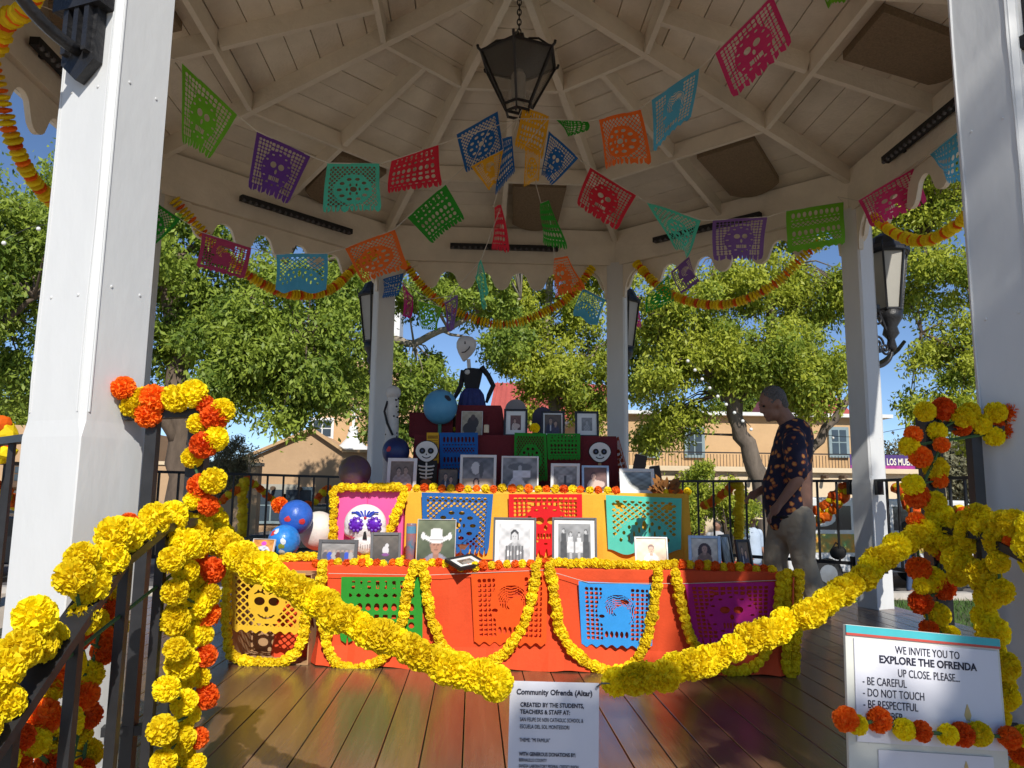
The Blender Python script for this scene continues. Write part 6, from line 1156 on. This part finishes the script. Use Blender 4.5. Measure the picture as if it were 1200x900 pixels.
# hanging paper notice
c_ = atY(650, 799, -3.24); W = np.linalg.norm(atY(703, 800, -3.24)-atY(599, 798, -3.24)); NT = thing('paper_notice', 'white paper notice with lettering tied between the two yellow swags', 'sign', tuple(c_), rotz=R(-2)); NT.rotation_euler = (R(-3), R(1), R(-2))
H_ = W*1.36; vs = []; N = 12
for i in range(N+1):
    for j in range(N+1): u, v = i/N, j/N; vs.append(((u-.5)*W, -.0012*math.sin(u*3.1)+.0, -v*H_))
MB().add(vs, [(i*(N+1)+j, i*(N+1)+j+1, (i+1)*(N+1)+j+1, (i+1)*(N+1)+j) for i in range(N) for j in range(N)]).build('sheet', PAPER_W, NT, smooth=True)
k = W/.216
lines(NT, [('Community Ofrenda (Altar)', 0, -.030*k, .0175*k, .0004, .92, 'CENTER'), ('CREATED BY THE STUDENTS,', -.082*k, -.058*k, .0138*k, .0003, .84, 'LEFT'), ('TEACHERS & STAFF AT:', -.082*k, -.074*k, .0138*k, .0003, .84, 'LEFT'), ('SAN FELIPE DE NERI CATHOLIC SCHOOL &', -.082*k, -.091*k, .0125*k, 0, .63, 'LEFT'), ('ESCUELA DEL SOL MONTESSORI', -.082*k, -.107*k, .0125*k, 0, .66, 'LEFT'), ('THEME: "MI FAMILIA"', -.082*k, -.137*k, .0125*k, 0, .64, 'LEFT'),
           ('WITH GENEROUS DONATIONS BY:', -.082*k, -.168*k, .0118*k, .00025, .72, 'LEFT'), ('BERNALILLO COUNTY', -.082*k, -.181*k, .0105*k, 0, .62, 'LEFT'), ('SANDIA LABORATORY FEDERAL CREDIT UNION', -.082*k, -.194*k, .0105*k, 0, .62, 'LEFT'), ('VISIT ALBUQUERQUE', -.082*k, -.207*k, .0105*k, 0, .62, 'LEFT'), ('DANIELS FAMILY FUNERAL SERVICES', -.082*k, -.220*k, .0105*k, 0, .62, 'LEFT')], .0022, None)
for s_ in (-1, 1):
    MB().tube([(s_*W*.47, -.004, -.008), (s_*W*.52, -.012, .002), (s_*W*.62, -.005, .0)], .0022, 5).build('wire_tie', FRG, NT); MB().ball((s_*W*.47, -.004, -.010), .003, 8, 6).build('eyelet', FRS, NT)
# welcome board
tl, tr_ = atY(992, 732, -3.42), atY(1168, 748, -3.36); W = np.linalg.norm(tr_-tl); c_ = (tl+tr_)/2; roll = math.atan2(tr_[2]-tl[2], tr_[0]-tl[0]); H_ = .72
WB = thing('welcome_board', 'white foam board sign with a teal stripe and visiting rules', 'sign', tuple(c_), rotz=R(8)); WB.rotation_euler = (R(-7), -roll, R(8))
MB().box((0, .004, -H_/2), (W, .008, H_)).build('board', BOARD, WB, bevel=.001)
MB().box((0, -.002, -.0085), (W, .003, .015)).build('teal_stripe', mat('stripe_teal', (.06, .42, .46), .6), WB); MB().box((0, -.002, -.0185), (W, .003, .0048)).build('red_stripe', mat('stripe_red', (.50, .07, .05), .6), WB)
MB().box((.004, -.0025, -.124), (W*.93, .003, .196)).build('rules_sheet', PAPER_W, WB); MB().box((.012, -.0025, -.352), (W*.72, .003, .235)).build('second_sheet', PAPER_W, WB)
k = W/.32
lines(WB, [('WE INVITE YOU TO', .004, -.0430*k, 0.0192*k, 0, .78, 'CENTER'), ('EXPLORE THE OFRENDA', .004, -0.0608*k, 0.0181*k, .0005, 1.0, 'CENTER'), ('UP CLOSE. PLEASE...', .004, -0.0824*k, 0.0192*k, 0, .76, 'CENTER'), ('- BE CAREFUL', -.132*k, -0.1000*k, 0.0192*k, 0, .76, 'LEFT'), ('- DO NOT TOUCH', -.132*k, -0.1192*k, 0.0192*k, 0, .76, 'LEFT'), ('- BE RESPECTFUL', -.132*k, -0.1384*k, 0.0192*k, 0, .76, 'LEFT'), ('  REMEMBER', -.132*k, -0.1568*k, 0.0192*k, 0, .76, 'LEFT'), ('Ofrenda (Altar)', .012, -.2650*k, .022*k, .0004, .8, 'CENTER'), ('WELCOME TO OUR COMMUNITY', .012, -.2880*k, .013*k, 0, .7, 'CENTER')], .0048, None)
GO = mat('flame_gold', (.55, .40, .16), .5)
for x_, z_, q in ((.090, -.158, 1.), (.078, -.257, .55)): MB().prism([(-.008*q, 0), (-.004*q, -.01*q), (.004*q, -.01*q), (.008*q, 0), (.005*q, .010*q), (0, .022*q), (-.005*q, .010*q)], .004, .0052, Matrix(((1, 0, 0), (0, 0, -1), (0, 1, 0))), (x_, 0, z_)).build('printed_flame', GO, WB)
for s_ in (-1, 1): MB().bar((s_*W*.35, .012, -.2), (s_*W*.38, .03, -H_-.06), .03, .012).build('stake', mat('stake_wood', (.4, .28, .16), .8), WB)
garland('orange and yellow pompom string tied across the welcome board', pxflowers([(989, 840, 'O', 13.5), (1007, 846, 'Y', 13.5), (1031, 851, 'O', 13.5), (1057, 855, 'Y', 13.5), (1080, 860, 'O', 13.5), (1105, 860, 'Y', 13), (1129, 860, 'O', 14.5), (1153, 863, 'Y', 14.5), (1182, 864, 'O', 14.5), (1200, 858, 'Y', 13)], lambda x, y: atP(x, y, (tl[0], tl[1]-.045), (1, .14))))

# ================================================================== THE MAN
YM = .80
def mp(x, y, dd=0.): return Vector(atY(x, y, YM+dd))
SKIN = mat('skin', (.27, .14, .095), .55, .12, 18, .15, 80); HAIR = mat('grey_hair', (.12, .11, .105), .7, .4, 60, .5, 120); KHAKI = mat('khaki_cloth', (.33, .29, .22), .85, .10, 5, .35, 22)
def shirt_mat():
    m = mat('patterned_shirt', (.012, .012, .03), .8); n = m.node_tree.nodes; l = m.node_tree.links; tc = n.new('ShaderNodeTexCoord'); v = n.new('ShaderNodeTexVoronoi'); v.inputs['Scale'].default_value = 19; l.new(tc.outputs['Object'], v.inputs['Vector'])
    nz = n.new('ShaderNodeTexNoise'); nz.inputs['Scale'].default_value = 40; l.new(tc.outputs['Object'], nz.inputs['Vector']); ad = n.new('ShaderNodeMath'); ad.operation = 'MULTIPLY_ADD'; ad.inputs[1].default_value = .55; l.new(nz.outputs[0], ad.inputs[0]); l.new(v.outputs['Distance'], ad.inputs[2])
    cr = n.new('ShaderNodeValToRGB'); e = cr.color_ramp.elements; e[0].position = .46; e[0].color = (.62, .27, .07, 1); e[1].position = .68; e[1].color = (.014, .012, .035, 1); x = cr.color_ramp.elements.new(.58); x.color = (.38, .10, .03, 1); l.new(ad.outputs[0], cr.inputs[0]); l.new(cr.outputs[0], n['Principled BSDF'].inputs['Base Color']); return m
SHIRT = shirt_mat()
MAN = thing('person', 'man in a dark orange patterned shirt and khaki trousers stepping along the altar', 'person', (mp(925, 712).x, YM, 0))
hc_ = mp(905, 473); s = depth(hc_)/FPX
b = MB()
Mh = Matrix.Rotation(R(-24), 3, 'Y')
b.ball(hc_+Mh@Vector((.012, 0, .012)), (.103, .078, .112), 20, 14, Mh); b.ball(hc_+Mh@Vector((-.028, 0, -.055)), (.070, .062, .075), 16, 10, Mh)          # skull, jaw
b.cap(hc_+Mh@Vector((-.105, 0, -.022)), hc_+Mh@Vector((-.092, 0, .012)), .016, .012, 8); b.ball(hc_+Mh@Vector((-.078, 0, -.098)), (.026, .026, .022), 10, 8)   # nose, chin
b.ball(hc_+Mh@Vector((-.095, 0, -.066)), (.012, .024, .008), 8, 6); b.ball(hc_+Mh@Vector((-.088, 0, .030)), (.016, .05, .010), 8, 6)                           # lips, brow
for q in (-1, 1): b.ball(hc_+Mh@Vector((.012, q*.078, -.01)), (.024, .011, .034), 10, 8)                                                                # ears
nk = mp(926, 500); b.cap(hc_+Mh@Vector((.03, 0, -.06)), nk, .062, .07)
sh = mp(931, 512); hip = mp(928, 606)
b.cap(sh, hip, .13, .15)
shl, shr = mp(932, 519, -.20), mp(926, 519, .20)
ell_, wrl = mp(935, 562, -.25), mp(913, 591, -.22); elr, wrr = mp(918, 560, .24), mp(888, 577, .16)
for S_, E_, W_ in ((shl, ell_, wrl), (shr, elr, wrr)):
    b.cap(S_, E_, .056, .045); b.cap(E_, W_, .045, .030); d = (W_-E_).normalized(); pl = W_+d*.055; b.cap(W_, pl, .03, .036, 10)
    side = d.cross(Vector((0, 1, 0))).normalized()
    for i in range(4):
        o_ = Vector((0, 1, 0))*(i-1.5)*.019; a0 = pl+d*.012+o_*.9; a1 = a0+d*(.034+.004*(i in (1, 2)))+side*-.004; a2 = a1+d*.022+Vector((.0, 0, -.018)); a3 = a2+d*.006+Vector((.012, 0, -.02)); b.cap(a0, a1, .0100, .0095, 8); b.cap(a1, a2, .0095, .009, 8); b.cap(a2, a3, .009, .0075, 8)
    t0 = W_+d*.02+Vector((0, -.03, 0)); t1 = t0+d*.03+Vector((0, -.014, -.012)); b.cap(t0, t1, .012, .011, 8); b.cap(t1, t1+d*.026+Vector((0, .004, -.008)), .0105, .008, 8)
kn1, an1 = mp(941, 655, -.10), mp(958, 706, -.12); kn2, an2 = mp(908, 655, .10), mp(915, 705, .12)
hpl, hpr = hip+Vector((.02, -.09, -.02)), hip+Vector((-.02, .09, -.02))
for H_, K_, A_ in ((hpl, kn1, an1), (hpr, kn2, an2)): b.cap(H_, K_, .088, .06); b.cap(K_, A_, .058, .04); b.cap(A_, A_+Vector((-.14, 0, -.035)), .04, .035)
remeshed(b, 'body', SKIN, .0085, MAN, it=3)
hr_ = MB(); hr_.ball(hc_+Mh@Vector((.026, 0, .030)), (.100, .083, .106), 20, 14, Mh); hr_.ball(hc_+Mh@Vector((.062, 0, -.035)), (.052, .07, .06), 14, 10)
ho = remeshed(hr_, 'hair', HAIR, .009, MAN)
for v in ho.data.vertices:                                   # hairline: keep the face clear
    q = Mh.transposed()@(v.co-hc_)
    if q.x < -.045 and q.z < .10: q.x = -.04+random.gauss(0, .003); v.co = hc_+Mh@q
    v.co += Vector((random.gauss(0, .0022),)*3)
for q in (-1, 1): MB().ball(hc_+Mh@Vector((-.086, q*.034, .010)), (.009, .012, .008), 8, 6).build('eye', BLACKM, MAN)
t = MB(); bel = mp(919, 572); t.cap(mp(931, 511), mp(926, 548), .145, .165, 18); t.cap(mp(926, 548), bel, .165, .168, 18); t.cap(bel, mp(924, 603), .166, .168, 18)
t.cap(mp(931, 513, -.14), mp(926, 513, .14), .085, .085); t.cap(nk, mp(930, 512), .082, .12)
for S_, E_ in ((shl, ell_), (shr, elr)): t.cap(S_, S_.lerp(E_, .80), .083, .088, 14)
# flat hem: cut the lower dome with a wide short skirt
hm = mp(925, 606); t.lathe([(.02, -.0), (.172, 0), (.175, .03), (.17, .12), (.02, .13)], 22, hm-Vector((0, 0, .015)), Matrix.Diagonal((1, .86, 1)))
from mathutils import noise as MNN
so_ = remeshed(t, 'shirt', SHIRT, .011, MAN, it=5)
for v in so_.data.vertices:
    w_ = .014*MNN.noise(Vector((v.co.x*9, v.co.y*9, v.co.z*7)))+.006*MNN.noise(v.co*26); v.co += Vector((w_, w_*.6, 0)); v.co.y = YM+(v.co.y-YM)*.93
t = MB(); t.cap(mp(926, 596), mp(928, 612), .155, .16, 18)
for H_, K_, A_ in ((hpl, kn1, an1), (hpr, kn2, an2)): t.cap(H_, K_, .118, .088, 16); t.cap(K_, A_+Vector((.0, 0, .0)), .088, .080, 16)
to = remeshed(t, 'trousers', KHAKI, .012, MAN, it=4)
from mathutils import noise as MN
for v in to.data.vertices: w_ = .005*MN.noise(Vector((v.co.x*6, v.co.y*6, v.co.z*16)))+.003*MN.noise(v.co*30); v.co += Vector((w_, w_, 0))
MB().tube([mp(926, 604)+Vector((.165*math.cos(a), .142*math.sin(a), -.01)) for a in np.linspace(0, 6.283, 22, endpoint=False)], .016, 6, True).build('belt', BLACKM, MAN)
SHOE = mat('dark_shoe', (.03, .025, .022), .5)
for A_ in (an1, an2):
    sh_ = MB(); g0 = Vector((A_.x, A_.y, 0)); sh_.cap(g0+Vector((.05, 0, .045)), g0+Vector((-.15, 0, .038)), .044, .036, 14); sh_.ball(g0+Vector((.01, 0, .07)), (.055, .045, .05), 12, 8); sh_.box(g0+Vector((-.05, 0, .012)), (.27, .085, .02)); remeshed(sh_, 'shoe', SHOE, .008, MAN)

# ================================================================== BEHIND THE RAILING
# swags tied on the back railings (heads a few pixels wide: one mesh per swag)
def rail_swag(label, pts, r=.045, step=.04, pat='OYO'):
    path = catmull(pts, 5); A = along(path, step); t = thing('railing_garland', label, 'garland', tuple(A[0]), 'marigold swags on the railings'); MB().tube([tuple(q) for q in path], .005, 5).build('string', STRING, t)
    for i, q in enumerate(A): flower(t, tuple(q+RNG.normal(0, .006, 3)), pat[i % len(pat)], r, SML)
def rb(k, off=.07):
    th = R(45*k); return ((AP+off)*math.cos(th), (AP+off)*math.sin(th)), (-math.sin(th), math.cos(th))
def rbp(k, L): o_, d_ = rb(k); return [atP(x, y, o_, d_) for x, y in L]
rail_swag('orange swag on the railing before the gabled wall, rising to a bow', rbp(3, [(245, 590), (262, 585), (278, 572), (288, 563)]), .04, pat='OOY')
rail_swag('orange swag falling from the bow towards the painted globes', rbp(3, [(290, 563), (305, 572), (320, 588), (340, 596), (365, 590), (384, 572)]), .04, pat='OOY')
rail_swag('dark yellow strand hanging straight down from the railing bow', rbp(3, [(286, 563), (284, 590), (285, 615), (283, 625)]), .05, pat='Y')
rail_swag('orange swag on the railing left of the man, rising from the altar end', rbp(1, [(826, 592), (838, 586), (850, 576), (862, 567)]), .045)
rail_swag('yellow strand hanging down the railing beside the man', rbp(1, [(866, 567), (867, 590), (866, 615), (866, 632)]), .05, pat='Y')
rail_swag('upper orange strand of the pair tied to the picket behind the man', rbp(1, [(955, 598), (970, 588), (985, 574), (993, 567)]), .045)
rail_swag('lower orange strand of the pair tied to the picket behind the man', rbp(1, [(955, 612), (972, 602), (985, 588), (993, 570)]), .045)
rail_swag('orange swag on the railing beside the lamp post', rbp(0, [(1050, 570), (1060, 580), (1068, 596), (1090, 608), (1130, 600)]), .05)
rail_swag('orange swag low on the railing beyond the sunlit post', rbp(4, [(-20, 560), (0, 575), (18, 590), (40, 600)]), .045); rail_swag('orange and yellow cluster on the railing at the sunlit post', [atX(2, 500, -2.4), atX(2, 512, -2.4), atX(0, 530, -2.4)], .06, pat='OY')
# black bag on the railing
c_ = atP(982, 648, *rb(1, .02)); s = depth(c_)/FPX; BG = thing('black_bag', 'black rounded bag hanging low on the railing behind the man', 'bag', tuple(c_)); bb = MB(); bb.ball(c_, (10*s, 7*s, 8*s), 16, 10); bb.ball(c_+np.array([4*s, 0, 2*s]), (6*s, 6*s, 6*s), 14, 9); remeshed(bb, 'pouch', BLACKM, .012, BG); MB().tube([c_+np.array([-7*s, 0, 4*s]), c_+np.array([-2*s, 0, 12*s]), c_+np.array([6*s, 0, 5*s])], .008, 6).build('strap', BLACKM, BG)
# vehicles
TYRE = mat('tyre', (.02, .02, .02), .9); RIM = mat('rim', (.35, .35, .36), .35, metal=.8); CARG = mat('car_glass', (.02, .025, .03), .08)
def vehicle(name, label, loc_, rz, prof, wins, width, paint_, wheels, wr, extras=None, roofrack=False):
    t = thing(name, label, 'car' if name != 'food_van' else 'van', loc_, 'parked vehicles', rotz=rz); Mx = Matrix(((1, 0, 0), (0, 0, -1), (0, 1, 0)))
    MB().prism(prof, -width/2, width/2, Mx).build('body', paint_, t, bevel=.05)
    for poly in wins:
        for sd in (-1, 1):
            z = sd*(width/2+.004); MB().prism(poly, min(z, z-.02*sd), max(z, z-.02*sd), Mx).build('side_window', CARG, t)
    for x in wheels:
        for sd in (-1, 1):
            Mw = Matrix.Rotation(R(90), 3, 'X'); w_ = MB().lathe([(wr*.6, -.09), (wr*.95, -.1), (wr, -.06), (wr, .06), (wr*.95, .1), (wr*.6, .09)], 20, (x, sd*(width/2-.06), wr), Mw).build('wheel', TYRE, t); MB().lathe([(wr*.1, -.105), (wr*.58, -.1), (wr*.58, .1), (wr*.1, .105)], 16, (x, sd*(width/2-.055), wr), Mw).build('rim', RIM, w_)
    return t
jp = atY(395, 612, 13.); J = vehicle('parked_car', 'dark grey boxy off road car parked behind the railing', (jp[0], 13.0, GZ), R(180), [(-2.0, .45), (2.0, .45), (2.05, .95), (1.9, 1.12), (.95, 1.16), (.55, 1.80), (-1.95, 1.82), (-2.05, 1.1)], [[(.85, 1.18), (.48, 1.70), (-.25, 1.72), (-.25, 1.18)], [(-.33, 1.18), (-.33, 1.72), (-1.05, 1.72), (-1.05, 1.18)], [(-1.13, 1.18), (-1.13, 1.72), (-1.88, 1.72), (-1.9, 1.18)]], 1.8, mat('dark_car', (.035, .045, .045), .25, .1, coat=.5), (-1.25, 1.3), .42)
for sd in (-1, 1): MB().ball((2.05, sd*.6, .9), (.04, .12, .12)).build('headlight', mat('lamp_glass', (.6, .6, .58), .1), J)
MB().prism([(-.8, 1.2), (.8, 1.2), (.7, 1.7), (-.7, 1.7)], -.01, .01, Matrix(((0, 0, 1), (1, 0, 0), (0, 1, 0)))@Matrix.Rotation(0, 3, 'X'), (.78, 0, 0)).build('windscreen', CARG, J)
vp = atY(990, 625, 13.5); VN = vehicle('food_van', 'white van with a colourful painted lower side behind the railing', (vp[0]+.6, 13.5, GZ), 0, [(-2.4, .4), (2.4, .4), (2.45, .9), (2.2, 1.25), (1.9, 2.05), (-2.35, 2.1), (-2.45, 1.0)], [[(1.75, 1.35), (1.6, 1.9), (1.0, 1.9), (1.0, 1.35)], [(.9, 1.35), (.9, 1.9), (.1, 1.9), (.1, 1.35)], [(0, 1.35), (0, 1.9), (-.8, 1.9), (-.8, 1.35)], [(-.9, 1.35), (-.9, 1.9), (-2.2, 1.9), (-2.2, 1.35)]], 1.9, mat('van_white', (.62, .62, .62), .3, .05, coat=.4), (-1.5, 1.5), .36)
ST = mat('van_stripe', (.75, .30, .03), .5, 0, 5, c2=(.10, .35, .12))
for sd in (-1, 1): MB().box((-.2, sd*.955, 1.05), (3.9, .012, .42)).build('painted_stripe', ST, VN)
MB().ball((-1.6, -.965, 1.62), (.34, .01, .2), 20, 8).build('round_sticker', TRIMW, VN); MB().box((-.6, -.965, 1.62), (.32, .01, .5)).build('poster', mat('poster_red', (.5, .08, .06), .5, .4, 9), VN)
for sd in (-1, 1): MB().ball((2.42, sd*.7, .85), (.04, .12, .09)).build('headlight', MATS['lamp_glass'], VN)
sv = atY(1090, 620, 15.); vehicle('parked_car', 'pale silver car parked beyond the lawn', (sv[0]+1.2, 15.0, GZ), 0, [(-2.2, .35), (2.2, .35), (2.25, .75), (1.3, .95), (.6, 1.42), (-1.0, 1.45), (-1.9, 1.0), (-2.25, .9)], [[(1.15, .98), (.55, 1.36), (-.2, 1.38), (-.2, .98)], [(-.28, .98), (-.28, 1.38), (-.95, 1.38), (-1.5, .98)]], 1.7, mat('silver_car', (.42, .43, .44), .25, .05, coat=.4), (-1.35, 1.4), .33)
s2 = atY(40, 640, 14.); vehicle('parked_car', 'dark car parked before the flat adobe building', (s2[0]-.5, 14.2, GZ), 0, [(-2.2, .35), (2.2, .35), (2.25, .75), (1.3, .95), (.6, 1.42), (-1.0, 1.45), (-1.9, 1.0), (-2.25, .9)], [[(1.15, .98), (.55, 1.36), (-.2, 1.38), (-.2, .98)], [(-.28, .98), (-.28, 1.38), (-.95, 1.38), (-1.5, .98)]], 1.7, mat('black_car', (.03, .03, .035), .25, .05, coat=.4), (-1.35, 1.4), .33)
# passers-by
def passer(label, px, py_head, Y, topc, legc, hat=None, rz=0., hair=(.03, .025, .02)):
    hp = atY(px, py_head, Y); s_ = (hp[2]-GZ)/1.70; t = thing('person', label, 'person', (hp[0], Y, GZ), rotz=rz); t.scale = (s_,)*3; b = MB()
    b.ball((0, 0, 1.60), (.085, .10, .115)); b.cap((0, .0, 1.50), (0, .01, 1.40), .05, .06); b.cap((0, 0, 1.34), (0, 0, .95), .14, .15); b.ball((0, -.1, 1.585), (.014, .02, .02), 8, 6)
    for q in (-1, 1):
        b.cap((q*.17, 0, 1.38), (q*.24, .02, 1.10), .05, .042); b.cap((q*.24, .02, 1.10), (q*.2, -.16, .95), .042, .03); b.cap((q*.2, -.16, .95), (q*.19, -.22, .93), .03, .026)
        for f in range(4): b.cap((q*(.175+.013*f), -.225, .93), (q*(.175+.013*f), -.29, .91), .009, .007, 6)
        b.cap((q*.17, -.2, .95), (q*.145, -.25, .95), .01, .008, 6); b.cap((q*.09, 0, .92), (q*.10, -.02, .5), .085, .06); b.cap((q*.10, -.02, .5), (q*.10, .03, .09), .058, .04); b.cap((q*.10, .04, .05), (q*.10, -.13, .035), .045, .035)
    remeshed(b, 'body', SKIN, .014, t); sh_ = MB(); sh_.cap((0, 0, 1.33), (0, 0, .93), .165, .18, 16); sh_.cap((-.14, 0, 1.36), (.14, 0, 1.36), .085, .085)
    for q in (-1, 1): sh_.cap((q*.17, 0, 1.38), (q*.23, .02, 1.15), .075, .065)
    remeshed(sh_, 'shirt', topc, .018, t); tr = MB()
    for q in (-1, 1): tr.cap((q*.085, 0, .92), (q*.10, -.02, .5), .105, .08); tr.cap((q*.10, -.02, .5), (q*.10, .03, .12), .078, .06)
    tr.cap((-.05, 0, .93), (.05, 0, .93), .14, .14); remeshed(tr, 'trousers', legc, .018, t)
    if hat is not None: MB().lathe([(.23, 1.635), (.235, 1.645), (.12, 1.665), (.112, 1.74), (.08, 1.775), (.01, 1.78)], 18, (0, 0, 0)).build('straw_hat', hat, t, smooth=True)
    else: h_ = MB(); h_.ball((0, .015, 1.63), (.095, .105, .10)); h_.ball((0, .05, 1.57), (.085, .06, .08)); remeshed(h_, 'hair', mat('dark_hair', hair, .7), .014, t)
passer('person in a straw hat and pale blue shirt beyond the railing', 880, 604, 9.6, mat('pale_blue_shirt', (.42, .50, .62), .8), mat('denim', (.06, .09, .17), .85), mat('straw', (.62, .50, .32), .85, .15, 30), R(20))
passer('person in a light top standing beyond the altar end', 840, 610, 10.5, mat('light_top', (.40, .40, .42), .8), MATS['denim'], None, R(-30)); passer('person in a dark jacket walking beyond the lamp post', 1062, 612, 12.0, mat('dark_jacket', (.05, .06, .09), .8), MATS['denim'], None, R(60))
# string lights in the trees
BUL = mat('bulb_white', (.75, .75, .72), .3)
def string_lights(label, pts, n):
    path = catmull(pts, 6); A = along(path, 1e9 if n == 0 else sum(np.linalg.norm(path[i+1]-path[i]) for i in range(len(path)-1))/n); t = thing('string_lights', label, 'lights', tuple(A[0]), 'bulb strings'); MB().tube([tuple(q) for q in path], .006, 5).build('cable', BLACKM, t)
    for q in A: MB().ball((q[0], q[1], q[2]-.05), .032, 10, 7).build('bulb', BUL, t)
string_lights('white bulbs strung down the leaning tree behind the man', [atY(806, 420, 9.0), atY(830, 450, 9.0), atY(855, 475, 9.0), atY(880, 500, 9.0)], 8); string_lights('white bulbs strung in the tree beyond the sunlit post', [atY(5, 281, 6.0), atY(42, 265, 6.2), atY(90, 262, 6.5)], 2); string_lights('white bulbs hanging across the leaves near the back post', [atY(360, 375, 9.0), atY(378, 385, 9.0), atY(397, 372, 9.0), atY(408, 355, 9.0)], 4); string_lights('bulbs on a wire strung before the balcony building', [atY(940, 506, 12.), atY(1000, 512, 12.), atY(1060, 502, 12.), atY(1150, 490, 12.)], 6)
